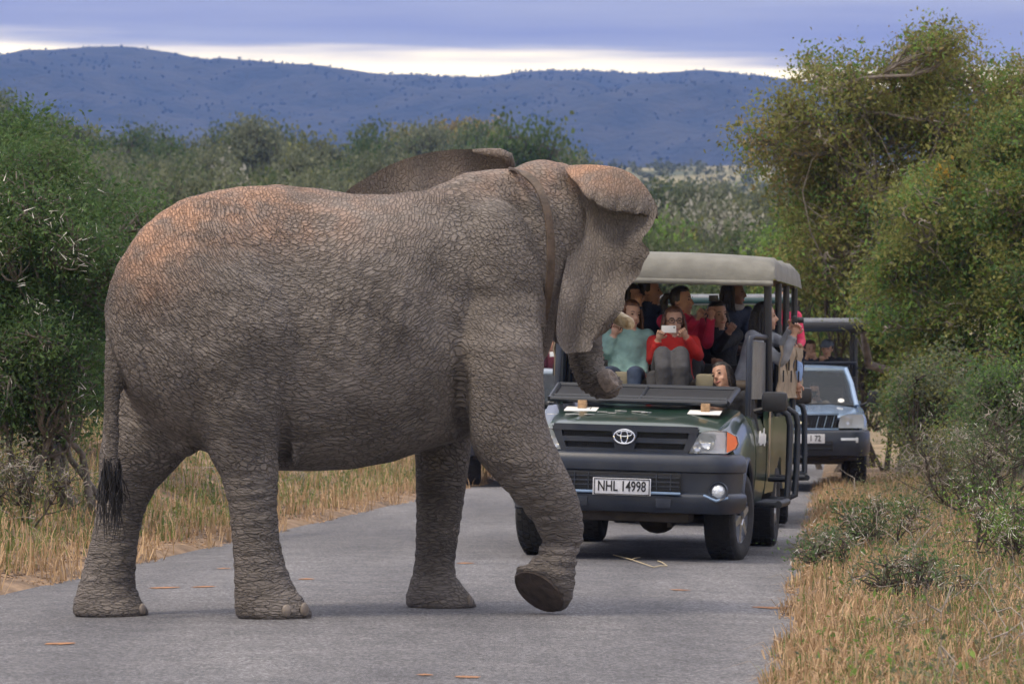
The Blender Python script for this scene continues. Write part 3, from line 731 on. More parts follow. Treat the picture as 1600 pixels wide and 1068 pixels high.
def make_tree(name, base, lobes, stems, rng, leaf, bark, nleaf, lsize, clump=.22, ntwig=40, trunk_r=.09, fork=.35, aspect=.45, extra=None, bare=0, bare_r=.010, thorns=0, thorn_len=.09, droop=.3, twig_r=.008, label=None, group=None, cat='tree', shell=.35):
    """lobes: (centre xyz, radii xyz, weight). One Empty > trunk, crown (and more)."""
    root = empty(name, base); base = np.array(base, float)
    paths, rads, tw, twr = [], [], [], []
    lob = [(np.array(c, float), np.array(r, float), w_) for c, r, w_ in lobes]
    st = []
    for s in stems:
        p0 = base + np.array([s[0], s[1], -.15]); 
        st.append(p0)
    cl = []
    nmain = min(len(lob), max(3, 2 * len(st)))
    order = list(range(len(lob)))
    if len(lob) > nmain:                                   # a few limbs carry everything else
        rng.shuffle(order); lob = [lob[i] for i in order]
    mains = []
    for li, (c, r, w_) in enumerate(lob):
        if li < nmain:
            p0 = st[li % len(st)]
            mid = p0 * (1 - fork) + c * fork; mid[2] = p0[2] + (c[2] - p0[2]) * (fork * .9)
            pth = np.concatenate([curve_path(p0, mid, rng, 5, .06)[:-1], curve_path(mid, c, rng, 6, .12)])
            mains.append(pth); rr_ = np.linspace(trunk_r * rng.uniform(.7, 1.1), trunk_r * .28, len(pth))
        else:
            ends = np.concatenate([m_[4:] for m_ in mains]); q = ends[np.argmin(np.linalg.norm(ends - c, axis=1) + .6 * np.maximum(0, ends[:, 2] - c[2]))]
            pth = curve_path(q, c, rng, 8, .10); rr_ = np.linspace(trunk_r * .30, trunk_r * .12, len(pth))
        paths.append(pth); rads.append(rr_)
        m = max(6, int(ntwig * w_))
        d = rng.normal(size=(m, 3)); d /= np.linalg.norm(d, axis=1, keepdims=True)
        tip = c + d * r * (rng.uniform(shell, 1, (m, 1)) ** .6) * np.where(rng.random((m, 1)) < .30, rng.uniform(1.1, 1.75, (m, 1)), 1.0)
        for q in tip:
            s0 = pth[int(rng.integers(len(pth) // 2, len(pth)))]
            tp = curve_path(s0, q, rng, 6, .10, .03); tw.append(tp); twr.append(np.linspace(twig_r * 1.8, twig_r * .4, 6))
        cl.append((tip, w_))
    tips = np.concatenate([t for t, _ in cl])
    v, f = tubes_np(paths, rads, 7)
    link('trunk', np_mesh('trunk', v - base, [f], [bark], True), root)
    v, f = tubes_np(tw, twr, 4)
    tag(link('branches', np_mesh('branches', v - base, [f], [bark], True), root), kind='stuff')
    mats = leaf if isinstance(leaf, (list, tuple)) else [leaf]
    n = nleaf; who = rng.integers(len(tips), size=n)
    cen = tips[who] + rng.normal(size=(n, 3)) * clump * np.array([1, 1, .75])
    v, f, r = leaves(cen, lsize, rng, aspect, droop)
    tone = rng.random(len(tips)) ** 1.3; r = np.clip(.68 * np.repeat(tone[who], 4) + .32 * r, 0, 1)
    me = np_mesh('crown', v - base, [f], mats, False, {'rnd': r})
    if len(mats) > 1:
        me.polygons.foreach_set('material_index', (rng.random(len(tips)) ** 1.4 * len(mats)).astype(np.int32)[who])
    tag(link('crown', me, root), kind='stuff')
    if bare:
        tw = []
        for _ in range(bare):
            c, r_, _w = lob[int(rng.integers(len(lob)))]
            d = rng.normal(size=3); d /= np.linalg.norm(d); d[1] = -abs(d[1])
            a = c + d * r_ * rng.uniform(.5, .9); b = a + rng.normal(size=3) * np.array([.45, .3, .35]) * r_.mean() * .55 + np.array([0, -.15, 0])
            tw.append(curve_path(a, b, rng, 7, .16))
            for _k in range(4):
                i = int(rng.integers(1, 6)); tw.append(curve_path(tw[-1 - _k][i], tw[-1 - _k][i] + rng.normal(size=3) * .16 * r_.mean(), rng, 5, .15))
        v, f = tubes_np(tw, [np.linspace(bare_r, bare_r * .3, len(t)) for t in tw], 4)
        tag(link('dead_twigs', np_mesh('dead_twigs', v - base, [f], [M_TWIG], True), root), kind='stuff')
    if thorns:
        who = rng.integers(len(tips), size=thorns // 5); cc = np.repeat(tips[who], 5, 0)
        cc = cc + rng.normal(size=cc.shape) * clump * .55; cc[:, 1] -= abs(rng.normal(size=len(cc))) * clump * .7
        d = rng.normal(size=cc.shape); d /= np.linalg.norm(d, axis=1, keepdims=True)
        s = np.cross(d, rng.normal(size=cc.shape)); s /= np.linalg.norm(s, axis=1, keepdims=True); u = np.cross(d, s)
        L = thorn_len * rng.uniform(.6, 1.2, (len(cc), 1)); W = .0042 * (thorn_len / .09)
        v = np.stack([cc + s * W, cc - s * W * .5 + u * W * .8, cc - s * W * .5 - u * W * .8, cc + d * L], 1).reshape(-1, 3)
        b = np.arange(len(cc))[:, None] * 4
        f = np.concatenate([b + np.array([0, 1, 3]), b + np.array([1, 2, 3]), b + np.array([2, 0, 3])])
        tag(link('thorns', np_mesh('thorns', v - base, [f], [M_THORN]), root), kind='stuff')
    if extra:
        lf, num, lo = extra
        c, r_, _ = lob[lo]; cen = c + rng.normal(size=(num // 6, 3)) * r_ * np.array([.35, .2, .35]) + np.array([0, -r_[1] * .7, 0])
        cen = np.repeat(cen, 6, 0) + rng.normal(size=(num // 6 * 6, 3)) * .05
        v, f, r = leaves(cen, lsize * 1.2, rng, aspect, droop); tag(link('yellow_leaves', np_mesh('yellow_leaves', v - base, [f], [lf], False, {'rnd': r}), root), kind='stuff')
    tag(root, label, cat, group)
    return root

def lobe(px, py, Y, rx, ry, rz, w_=1.0):
    return (tuple(P(px, py, Y)), (rx, ry, rz), w_)

def scatter(poly, n, Y, dY, r0, r1, rng, asp=.85):
    """small lobes spread through the traced outline of a crown"""
    def inside(x, y):
        c = False; j = len(poly) - 1
        for i in range(len(poly)):
            (xi, yi), (xj, yj) = poly[i], poly[j]
            if (yi > y) != (yj > y) and x < (xj - xi) * (y - yi) / (yj - yi) + xi: c = not c
            j = i
        return c
    xs_ = [p[0] for p in poly]; ys_ = [p[1] for p in poly]; res = []
    pts = []
    tries = 0
    while len(res) < n and tries < 6000:
        tries += 1
        x, y = rng.uniform(min(xs_), max(xs_)), rng.uniform(min(ys_), max(ys_)); r = rng.uniform(r0, r1); rp = r * F / Y * .75
        if not all(inside(x + dx * rp, y + dy * rp) for dx, dy in ((-.7, 0), (.7, 0), (0, -.7), (0, .7))): continue
        if any(math.hypot(x - a, y - b) < .50 * rp for a, b in pts): continue
        pts.append((x, y)); res.append(lobe(x, y, Y + rng.uniform(-dY, dY), r, r, r * asp, r / r1))
    return res

def gz(px, Y): return float(tz((px - CX) * Y / F, Y))
def gbase(px, Y): return (float((px - CX) * Y / F), float(Y), gz(px, Y))

# --- thorn tree by the road on the left of the elephant
rg = np.random.default_rng(21)
make_tree('thorn_tree', gbase(90, 37), scatter([(-80, 235), (40, 225), (105, 235), (150, 285), (205, 290), (248, 330), (235, 395), (190, 450), (176, 530), (160, 640), (90, 690), (-80, 690)], 54, 36.8, .7, .20, .36, rg),
    [(-.25, 0), (.05, .1), (.28, -.1), (.40, .15), (-.5, .2)], rg, [L_ACACIA, L_FARG, L_DARK, L_ACACIA], M_BARK, 80000, .040, .125, 34, .050, .42, .42, thorns=750, thorn_len=.105, label='dense green thorn tree with long white thorns at the left road verge')
make_tree('thorn_tree', gbase(-30, 42), [lobe(-20, 250, 42, .8, .7, .22, 1), lobe(20, 215, 43, .26, .4, .12, .5), lobe(30, 330, 42.5, 1.3, .8, .8, 1.5), lobe(60, 520, 42, 1.2, .6, .7, 1.2), lobe(160, 600, 43, .6, .5, .3, .8), lobe(200, 520, 44, .5, .5, .5, .6)],
    [(-.3, 0), (.3, .2)], rg, [L_DARK, L_ACACIA], M_BARKD, 26000, .055, .22, 40, .06, label='darker bushy tree standing behind the white-thorned tree')

# --- the big tree on the right
make_tree('acacia_tree', gbase(1440, 62), scatter([(1132, 185), (1170, 145), (1245, 150), (1252, 85), (1310, 75), (1345, 115), (1395, 90), (1420, 45), (1490, 45), (1560, 95), (1680, 100), (1680, 490), (1300, 490), (1215, 430), (1180, 330), (1195, 265), (1150, 240)], 100, 61.8, 1.3, .28, .58, rg),
    [(0, 0), (.3, .2), (-.35, -.1)], rg, [L_OLIVE, L_OLIVE, L_BROWN, L_GREEN], M_BARK, 105000, .066, .18, 30, .11, bare=150, bare_r=.012, shell=.2, label='tall olive-brown tree with grey dead twigs beside the silver pickup')
make_tree('broadleaf_tree', gbase(1530, 52), scatter([(1345, 420), (1370, 330), (1420, 270), (1500, 250), (1540, 170), (1680, 150), (1680, 660), (1420, 660), (1385, 590), (1350, 500)], 70, 52, .9, .24, .46, rg),
    [(0, 0), (-.5, .1), (.5, .2)], rg, [L_OLIVE, L_GREEN, L_OLIVE, L_ACACIA], M_BARK, 88000, .058, .15, 30, .06, bare=80, extra=(L_YELL, 150, 9), shell=.2, label='bright green leafy tree in front of the tall olive-brown tree')
make_tree('thicket', gbase(1330, 70), [lobe(1260, 480, 70, .9, .6, .9, 1.2), lobe(1330, 560, 68, .7, .5, 1.0, 1.2), lobe(1290, 430, 71, .9, .6, .7, 1), lobe(1360, 470, 66, .6, .5, .8, 1), lobe(1235, 420, 72, .5, .5, .5, .6)],
    [(0, 0), (.4, .1), (-.5, .2)], rg, [L_OLIVE, L_DARK, L_GREEN], M_BARKD, 20000, .085, .26, 40, .06, label='olive thicket growing behind the silver pickup', cat='bush')

make_tree('thicket', gbase(1300, 66), scatter([(1205, 330), (1290, 300), (1400, 330), (1440, 420), (1440, 650), (1352, 650), (1345, 470), (1255, 470), (1215, 400)], 34, 66, .8, .30, .52, rg), [(0, 0), (.9, .2), (1.3, 0)], rg, [L_OLIVE, L_GREEN, L_OLIVE], M_BARKD, 42000, .075, .18, 30, .05, label='olive-green thicket filling the gap below the tall tree', cat='bush')
make_tree('shrub', gbase(1455, 49), scatter([(1392, 600), (1420, 560), (1490, 560), (1520, 620), (1520, 720), (1400, 720)], 14, 49, .5, .20, .34, rg), [(0, 0), (.2, .1)], rg, [L_GREYG, L_OLIVE, L_ACACIA], M_BARKD, 13000, .045, .13, 26, .03, bare=26, bare_r=.006, label='dense grey-olive shrub right of the silver pickup', cat='bush')
make_tree('shrub', gbase(1560, 46), scatter([(1480, 600), (1540, 560), (1660, 560), (1660, 730), (1490, 730)], 16, 46, .5, .20, .36, rg), [(0, 0), (.3, .1)], rg, [L_ACACIA, L_GREYG, L_GREEN], M_BARKD, 15000, .042, .13, 26, .03, bare=22, bare_r=.006, label='dense green shrub under the bright green tree at the right edge', cat='bush')

# --- scrub along the right verge
def thorn_bush(px, Y, w_, h, nl, lab, leafm, thorns=150, bare=14, base_px=None):
    b = gbase(px, Y); x, y, z = b
    lobes = []
    for i in range(5):
        lobes.append(((x + rg.uniform(-.5, .5) * w_, y + rg.uniform(-.3, .3), z + h * rg.uniform(.35, .85)), (w_ * .30, .28, h * .28), 1))
    make_tree('thorn_bush', b, lobes, [(-.05, 0), (.06, .03)], rg, leafm, M_BARKD, nl, .026, .075, 22, .016, thorns=thorns, thorn_len=.055, bare=bare, bare_r=.0045, twig_r=.0035, label=lab, group='thorn bushes on the right verge', cat='bush')
thorn_bush(1365, 33.5, .7, .45, 2600, 'low dark green thorn bush at the road edge behind the truck wheel', [L_ACACIA, L_GREYG])
thorn_bush(1545, 30, .75, .62, 2600, 'spreading green thorn bush with white spines at the right picture edge', [L_GREEN, L_ACACIA], 260)
thorn_bush(1290, 30.0, .45, .26, 1300, 'small low thorn bush right at the asphalt edge', [L_ACACIA, L_GREYG], 60, 4)
thorn_bush(1420, 25.5, .7, .30, 1500, 'sparse grey-green thorn bush low in the dry grass', [L_GREYG, L_ACACIA], 60, 10)
thorn_bush(1520, 40, 1.2, 1.0, 5200, 'grey-green tangled bush below the bright green tree', [L_GREYG, L_OLIVE], 160, 40)
thorn_bush(1480, 44, .8, .95, 3600, 'dry tangled bush beside the silver pickup', [L_GREYG, L_OLIVE, L_BROWN], 80, 44)
thorn_bush(1590, 37, 1.3, 1.35, 5200, 'tall feathery green bush at the right picture edge', [L_ACACIA, L_GREYG], 160, 26)
thorn_bush(40, 34.5, 1.0, .75, 2200, 'scraggly half-bare bush under the white-thorned tree', [L_GREYG, L_OLIVE], 40, 40)

# --- bush country on the slope behind: a few kinds, each one its own object
def far_kind(name, leafm, seed, lobes_n=12, flat=False, nleaf=7500, ls=.15):
    rng = np.random.default_rng(seed); lo = []
    for i in range(lobes_n):
        a = rng.uniform(0, 6.28); r = rng.uniform(.1, .62)
        zc = rng.uniform(.12, .80) if not flat else rng.uniform(.80, .90)
        lo.append(((r * math.cos(a) * (2.2 if not flat else 3.6), r * math.sin(a) * 2.0, zc * 5), (rng.uniform(.7, 1.1), .9, rng.uniform(.7, 1.1) if not flat else .30), 1))
    if flat: ls *= .8
    return make_tree(name, (0, 0, 0), lo, [(0, 0), (.2, .1)], rng, leafm, M_BARKD, nleaf, ls, .30 if not flat else .20, 22, .10 if not flat else .13, aspect=.75, twig_r=.02, shell=.3, label='x')
KINDS = {'dark': far_kind('bush_tree', [L_DARK, L_FARG], 1), 'green': far_kind('bush_tree', [L_FARG, L_GREYG, L_FARG], 2), 'olive': far_kind('bush_tree', [L_GREYG, L_OLIVE, L_GREYG], 3), 'grey': far_kind('bush_tree', [L_GREYG, L_GREYG], 4),
         'pale': far_kind('bush_tree', [L_PALE, L_GREYG], 5, 6, nleaf=3800, ls=.15), 'flat': far_kind('flat_topped_tree', [L_BROWN, L_OLIVE], 6, 10, True), 'bright': far_kind('bush_tree', [L_GREEN, L_GREEN], 7), 'big': far_kind('round_tree', [L_DARK, L_FARG], 9, 18, nleaf=11000, ls=.13)}
_used = set()
def put_far(kind, px, top, Y, wide, label, group=None, rz=0):
    src = KINDS[kind]
    if kind not in _used: o = src; _used.add(kind)
    else:
        o = src.copy(); C.objects.link(o)
        for ch in src.children:
            c = ch.copy(); C.objects.link(c); c.parent = o
    b = gbase(px, Y); h = 1.14 * max(1.2, P(px, top, Y).z - b[2])
    o.location = (b[0], b[1], b[2] - .1); s = h / 5.0; ws = max(wide * Y / F / 4.6, .72 * s)
    o.scale = (ws, ws, s); o.rotation_euler = (0, 0, rz)
    tag(o, label, 'tree'); 
    if group: o['group'] = group
    elif 'group' in o: del o['group']
    return o
rf = random.Random(3)
def where(px):
    for lim, t in ((0, 'outside the left edge'), (70, 'at the left picture edge'), (135, 'above the roadside thorn tree'), (190, 'left of the elephant rump'), (240, 'over the elephant tail end'), (290, 'over the elephant rump'), (340, 'over the elephant hips'), (385, 'over the hind leg'), (435, 'over the top of the back'), (480, 'over the mid back'), (525, 'over the back, near its dip'), (570, 'where the far ear begins'), (620, 'left of the umbrella tree'), (700, 'under the umbrella tree'), (800, 'over the shoulder'), (850, 'over the elephant collar'), (900, 'behind the elephant head'), (960, 'behind the ear'), (1000, 'beside the ear edge'), (1040, 'over the left part of the canopy'), (1080, 'over the middle of the canopy'), (1120, 'over the canopy right of centre'), (1175, 'over the right part of the canopy'), (1225, 'over the right canopy corner'), (1255, 'right of the canopy'), (1300, 'under the big olive tree')):
        if px <= lim: return t
    return 'under the big tree'
_adj = {'dark': 'dark green', 'green': 'mid green', 'olive': 'olive', 'grey': 'grey-green', 'bright': 'fresh green'}
def auto(k, row, px): return '%s bush tree %s, %s' % (_adj[k], row, where(px))
G1 = 'bush trees on the skyline of the slope'
sky_l = {'dark': 'dark green bush tree on the skyline behind the elephant', 'green': 'mid green bush tree on the skyline behind the elephant', 'olive': 'olive green bush tree on the skyline behind the elephant', 'grey': 'grey-green bush tree on the skyline behind the elephant', 'bright': 'fresh green bush tree on the skyline behind the elephant'}
mid_l = {k: v.replace('on the skyline', 'halfway up the slope') for k, v in sky_l.items()}
low_l = {k: v.replace('on the skyline behind the elephant', 'at the foot of the far slope') for k, v in sky_l.items()}
put_far('dark', 170, 198, 270, 120, 'tallest dark bush tree on the skyline above the elephant rump')
put_far('flat', 690, 207, 330, 135, 'flat-topped umbrella tree above the elephant far ear')
put_far('big', 815, 205, 210, 175, 'large round dark green tree behind the elephant collar')
put_far('pale', 372, 262, 170, 85, 'pale whitish bare bush above the elephant hindquarters')
put_far('pale', 1068, 316, 150, 80, 'pale whitish bush above the truck canopy, nearer the elephant')
put_far('pale', 1130, 306, 158, 90, 'pale whitish bush above the truck canopy, nearer the big tree')
put_far('bright', 1050, 338, 130, 80, 'fresh bright green bush just right of the elephant ear')
for px, top, k in [(110, 180, 'olive'), (222, 212, 'green'), (268, 203, 'dark'), (315, 212, 'olive'), (352, 208, 'green'), (398, 204, 'grey'), (445, 214, 'green'), (492, 205, 'olive'), (536, 213, 'dark'), (585, 212, 'green'), (628, 216, 'olive'), (735, 214, 'green'), (60, 170, 'dark'), (5, 160, 'green')]:
    put_far(k, px, top, rf.uniform(255, 330), rf.uniform(75, 105), auto(k, 'on the slope skyline', px), G1, rf.uniform(0, 6))
for px, top, k in [(150, 255, 'grey'), (205, 250, 'olive'), (250, 262, 'grey'), (292, 248, 'green'), (330, 255, 'grey'), (425, 262, 'olive'), (470, 255, 'grey'), (515, 262, 'olive'), (560, 258, 'green'), (610, 262, 'grey'), (100, 250, 'green'), (665, 258, 'olive')]:
    put_far(k, px, top, rf.uniform(165, 215), rf.uniform(85, 120), auto(k, 'halfway up the slope', px), 'bush trees halfway up the slope', rf.uniform(0, 6))
for px, top, k in [(215, 305, 'grey'), (260, 312, 'green'), (300, 300, 'grey'), (180, 320, 'olive'), (345, 296, 'olive'), (240, 360, 'green'), (205, 400, 'grey'), (275, 350, 'olive'), (140, 380, 'green'), (60, 330, 'dark'), (400, 300, 'green'), (470, 305, 'olive')]:
    put_far(k, px, top, rf.uniform(105, 140), rf.uniform(90, 130), auto(k, 'low on the far slope', px), 'bush trees at the foot of the far slope', rf.uniform(0, 6))
valley = {k: v.replace('at the foot of the far slope', 'in the valley above the truck canopy') for k, v in low_l.items()}
for px, top, k in [(985, 300, 'olive'), (1025, 296, 'green'), (1090, 302, 'grey'), (1165, 296, 'olive'), (1205, 310, 'grey'), (1250, 330, 'olive'), (920, 290, 'green')]:
    put_far(k, px, top, rf.uniform(190, 240), rf.uniform(70, 100), auto(k, 'in the valley', px), 'bushes in the valley above the truck canopy', rf.uniform(0, 6))
near = {k: v.replace('at the foot of the far slope', 'just behind the row of vehicles') for k, v in low_l.items()}
for px, top, k in [(880, 365, 'green'), (940, 372, 'dark'), (1005, 366, 'green'), (1100, 362, 'olive'), (1160, 372, 'green'), (1215, 362, 'bright'), (1262, 380, 'green'), (830, 400, 'dark'), (1130, 405, 'green'), (1190, 420, 'dark'), (1240, 425, 'bright'), (980, 420, 'dark'), (1050, 415, 'green')]:
    put_far(k, px, top, rf.uniform(95, 125), rf.uniform(100, 140), auto(k, 'just behind the vehicles' if top < 400 else 'low behind the vehicles', px), 'bushes just behind the row of vehicles', rf.uniform(0, 6))
left_l = {k: v.replace('at the foot of the far slope', 'behind the left roadside thorn tree') for k, v in low_l.items()}
for px, top, k in [(30, 420, 'dark'), (130, 470, 'green'), (210, 480, 'dark'), (-40, 480, 'dark'), (290, 560, 'olive'), (380, 580, 'green'), (500, 600, 'olive'), (600, 560, 'green'), (700, 560, 'dark'), (780, 470, 'green')]:
    put_far(k, px, top, rf.uniform(70, 92), rf.uniform(120, 190), auto(k, 'beyond the left verge', px), 'bushes behind the left verge', rf.uniform(0, 6))

# the rest of the bush on the slope
_bk = list(_adj)
for i in range(46):
    px = rf.uniform(110, 900); k = rf.choice(['grey', 'olive', 'green', 'grey', 'dark', 'olive']); Yd = rf.uniform(120, 330)
    top = 206 + (330 - Yd) * .42 + rf.uniform(-6, 22)
    put_far(k, px, top, Yd, rf.uniform(70, 115), auto(k, ('low' if Yd < 190 else 'midway' if Yd < 260 else 'high') + ' in the slope scrub', px), 'dense scrub on the slope', rf.uniform(0, 6))
for i in range(20):
    px = rf.uniform(960, 1260); k = rf.choice(['grey', 'olive', 'green', 'grey', 'dark']); Yd = rf.uniform(140, 330)
    top = 288 + (330 - Yd) * .22 + rf.uniform(-4, 16)
    put_far(k, px, top, Yd, rf.uniform(60, 95), auto(k, ('low' if Yd < 200 else 'midway' if Yd < 270 else 'far back') + ' in the valley scrub', px), 'scrub in the valley', rf.uniform(0, 6))

# --- grass: uncountable
def grass(name, pts, h, rng, m, wd=.004, lean=.35, label=''):
    n = len(pts); a = rng.uniform(0, 6.28, n); hh = h * rng.uniform(.45, 1.25, n)
    d = np.stack([np.cos(a), np.sin(a), np.zeros(n)], -1); ln = (lean * rng.uniform(.1, 1.3, n))[:, None]
    s = np.stack([-np.sin(a), np.cos(a), np.zeros(n)], -1) * (wd * rng.uniform(.6, 1.5, n))[:, None]
    H = hh[:, None]; up = np.array([0, 0, 1.])
    m1 = pts + d * H * ln * .35 + up * H * .55; tp = pts + d * H * ln + up * H * np.clip(1 - .5 * ln, .12, 1)
    v = np.stack([pts - s, pts + s, m1 - s * .8, m1 + s * .8, tp], 1).reshape(-1, 3)
    b = np.arange(n)[:, None] * 5
    r = np.repeat(rng.random(n), 5)
    return tag(link(name, np_mesh(name, v, [b + np.array([0, 1, 3, 2]), b + np.array([2, 3, 4])], [m], False, {'rnd': r})), label, 'grass', kind='stuff')
def verge_pts(n, side, y0, y1, d0, d1, rng, clump=0, pw=1.0, dp=1.0):
    y = y0 + (y1 - y0) * rng.random(n) ** pw; d = d0 + (d1 - d0) * rng.random(n) ** dp + .22 * np.sin(y * 1.9 + side) + .14 * np.sin(y * 4.7 + 1)
    d = np.where((d0 >= 0) & (d < .06), rng.uniform(.06, .5, n), d)
    d = np.where(d < -.22, rng.uniform(-.22, .3, n), d)
    x = road_l(y) - d if side < 0 else road_r(y) + d
    if clump:
        k = wob2(x, y, 2.6, 1.7) + .6 * wob2(x, y, 7.1, .2) + rng.normal(0, .25, n) > clump
        x, y = x[k], y[k]
    return np.stack([x, y, tz(x, y) - .01], -1)
G_STRAW = leaf_mat('straw_blade', (.26, .165, .085), (.58, .40, .23), .3)
G_GREEN = leaf_mat('green_blade', (.08, .12, .03), (.22, .27, .08), .35)
G_DULL = leaf_mat('dull_blade', (.15, .12, .065), (.33, .28, .17), .3)
grass('straw_grass', verge_pts(46000, -1, 26, 75, -.2, 7, rg, -.05, 1.2), .27, rg, G_STRAW, .0045, .8, 'dry straw-coloured grass on the left verge')
grass('green_grass', verge_pts(34000, -1, 26, 75, .35, 7, rg, -.2, 1.2), .26, rg, G_GREEN, .0045, .7, 'green grass between the straw on the left verge')
grass('straw_grass', verge_pts(62000, 1, 16.5, 60, -.22, 5.5, rg, -.15, 1.5, 1.4), .17, rg, G_STRAW, .0034, 1.1, 'dry straw-coloured grass on the right verge')
grass('dull_grass', verge_pts(26000, 1, 16.5, 62, .3, 6, rg, .15, 1.5), .27, rg, G_DULL, .0028, 1.0, 'greyish dead grass and stalks on the right verge')
grass('green_grass', verge_pts(40000, 1, 16.5, 60, -.15, 5, rg, .2, 1.6), .15, rg, G_GREEN, .0034, .45, 'green tufts of grass on the right verge')
# dead stalks and fallen twigs
def twigs(name, n, side, y0, y1, d0, d1, L, label, upness):
    p = verge_pts(n, side, y0, y1, d0, d1, rg, 0, 1.3); tw = []
    for q in p:
        e = q + np.array([rg.normal() * L * .6, rg.normal() * L * .4, abs(rg.normal()) * L * upness])
        tw.append(curve_path(q, e, rg, 5, .12)); 
        for _ in range(2):
            s0 = tw[-1 - _][int(rg.integers(2, 5))]; tw.append(curve_path(s0, s0 + rg.normal(size=3) * L * .25, rg, 4, .1))
    v, f = tubes_np(tw, [np.linspace(.0045, .0015, len(t)) for t in tw], 4)
    tag(link(name, np_mesh(name, v, [f], [M_TWIG], True)), label, 'twigs', kind='stuff')
twigs('dead_twigs', 330, 1, 17, 50, .5, 5, .42, 'dead grey twigs lying in the right verge grass', .7)
twigs('dead_twigs', 160, -1, 28, 50, .8, 5, .5, 'dead grey twigs in the left verge grass', .7)
# leaf litter along the asphalt edges
def litter(name, n, side, y0, y1, d0, d1, m, label, dp=1.5):
    p = verge_pts(n, side, y0, y1, d0, d1, rg, 0, 1.4, dp)
    zz = np.maximum(p[:, 2], crown(p[:, 0], p[:, 1]) * ((p[:, 0] > road_l(p[:, 1])) & (p[:, 0] < road_r(p[:, 1]))) - 1.0 * ((p[:, 0] < road_l(p[:, 1])) | (p[:, 0] > road_r(p[:, 1]))))
    p[:, 2] = np.maximum(p[:, 2] + .012, zz + .006)
    v, f, r = leaves(p, .034, rg, .55, 0, .5); v[:, 2] = np.repeat(p[:, 2], 4) + (v[:, 2] - np.repeat(p[:, 2], 4)) * .25
    tag(link(name, np_mesh(name, v, [f], [m], False, {'rnd': r})), label, 'litter', kind='stuff')
L_LITTER = leaf_mat('fallen_leaf', (.22, .125, .065), (.52, .34, .18), .1)
L_LITTD = leaf_mat('rotten_leaf', (.06, .04, .03), (.16, .11, .08), .1)
litter('leaf_litter', 9000, -1, 26, 60, -.12, 1.6, L_LITTER, 'orange-brown fallen leaves along the left asphalt edge')
litter('leaf_litter', 26000, 1, 16.5, 50, -.15, 4.5, L_LITTER, 'orange-brown fallen leaves along the right asphalt edge')
litter('dark_litter', 9000, -1, 26, 60, .0, 1.8, L_LITTD, 'dark rotting leaves along the left asphalt edge')
litter('dark_litter', 12000, 1, 16.5, 50, .0, 4.0, L_LITTD, 'dark rotting leaves along the right asphalt edge')

# low leafy weeds between the grass
def weeds(name, n, side, y0, y1, d0, d1, m, label, h=.10, k=26):
    p = verge_pts(n, side, y0, y1, d0, d1, rg, .15, 1.4)
    q = np.repeat(p, k, 0) + rg.normal(size=(len(p) * k, 3)) * np.array([.09, .09, h * .55]); q[:, 2] = np.maximum(q[:, 2], np.repeat(p[:, 2], k)) + .03
    v, f, r = leaves(q, .034, rg, .5, .0); r = np.clip(.6 * np.repeat(rg.random(len(p)), k * 4) + .4 * r, 0, 1)
    tag(link(name, np_mesh(name, v, [f], [m], False, {'rnd': r})), label, 'weeds', kind='stuff')
weeds('weeds', 3000, 1, 16.5, 55, .3, 6, L_GREYG, 'low grey-green weeds in the right verge')
weeds('weeds', 1700, 1, 16.5, 55, .0, 6, L_GREEN, 'low fresh green weeds in the right verge')
weeds('weeds', 2200, -1, 26, 60, .6, 6, L_ACACIA, 'low green weeds in the left verge', .16)
weeds('weeds', 1200, -1, 26, 60, .6, 6, L_OLIVE, 'low olive weeds in the left verge', .14)
# ================================================================== vehicles
M_GREEN = mat('dark_green_paint', (.012, .040, .026), .28, coat=.7, var=.25, vscale=5)
M_BUMP = mat('blue_black_plastic', (.014, .021, .038), .36, col2=(.026, .032, .046), vscale=6, bump=.06, bscale=90, spec=.5)
M_BLACK = mat('black_plastic', (.014, .015, .018), .5, var=.2, vscale=9)
M_TUBE = mat('black_tube_steel', (.016, .020, .028), .42)
M_BENCH = mat('dark_bench', (.035, .033, .032), .8, var=.2, vscale=9)
M_GRILLE = mat('grille_mesh', (.010, .011, .014), .6)
M_CHROME = mat('chrome', (.75, .77, .80), .12, 1.0)
M_RIM = mat('alloy_rim', (.55, .57, .62), .28, .9)
M_TYRE = mat('tyre_rubber', (.028, .028, .030), .85, var=.4, vscale=16, bump=.3, bscale=60)
M_GLASS = mat('headlight_glass', (.80, .86, .92), .06, 0, alpha=.30)
M_REFL = mat('reflector', (.74, .80, .88), .22, .45, bump=.5, bscale=70)
M_AMBER = mat('amber_lens', (.75, .16, .06), .18, coat=.6)
M_PLATE = mat('plate_white', (.62, .64, .70), .4, var=.12, vscale=30)
M_INK = mat('plate_black', (.01, .01, .012), .5)
M_CANVAS = mat('grey_canvas', (.20, .20, .18), .8, var=.22, vscale=7, bump=.5, bscale=9)
M_TAN = mat('tan_canvas', (.34, .27, .19), .85, var=.3, vscale=8, bump=.5, bscale=14)
M_SEAT = mat('olive_seat', (.24, .215, .145), .75, var=.2, vscale=12)
M_PAD = mat('brown_padding', (.075, .058, .045), .7, var=.25, vscale=14)
M_UNDER = mat('underbody', (.045, .036, .028), .9, var=.5, vscale=10)
M_WOOD = mat('wood_block', (.42, .27, .15), .8, var=.35, vscale=30)
M_PAPER = mat('white_paper', (.66, .66, .64), .7)
M_WHITE = mat('white_lettering', (.75, .76, .78), .5)
M_DARKG = mat('dark_glass', (.02, .024, .03), .06, spec=.6)
M_SILV = mat('silver_blue_paint', (.24, .35, .52), .26, .35, coat=.6, var=.12, vscale=6)
M_SILV2 = mat('white_blue_paint', (.45, .54, .66), .28, .1, coat=.6, var=.1, vscale=6)
M_TEAL = mat('dark_teal_paint', (.020, .060, .065), .3, coat=.6, var=.2, vscale=6)
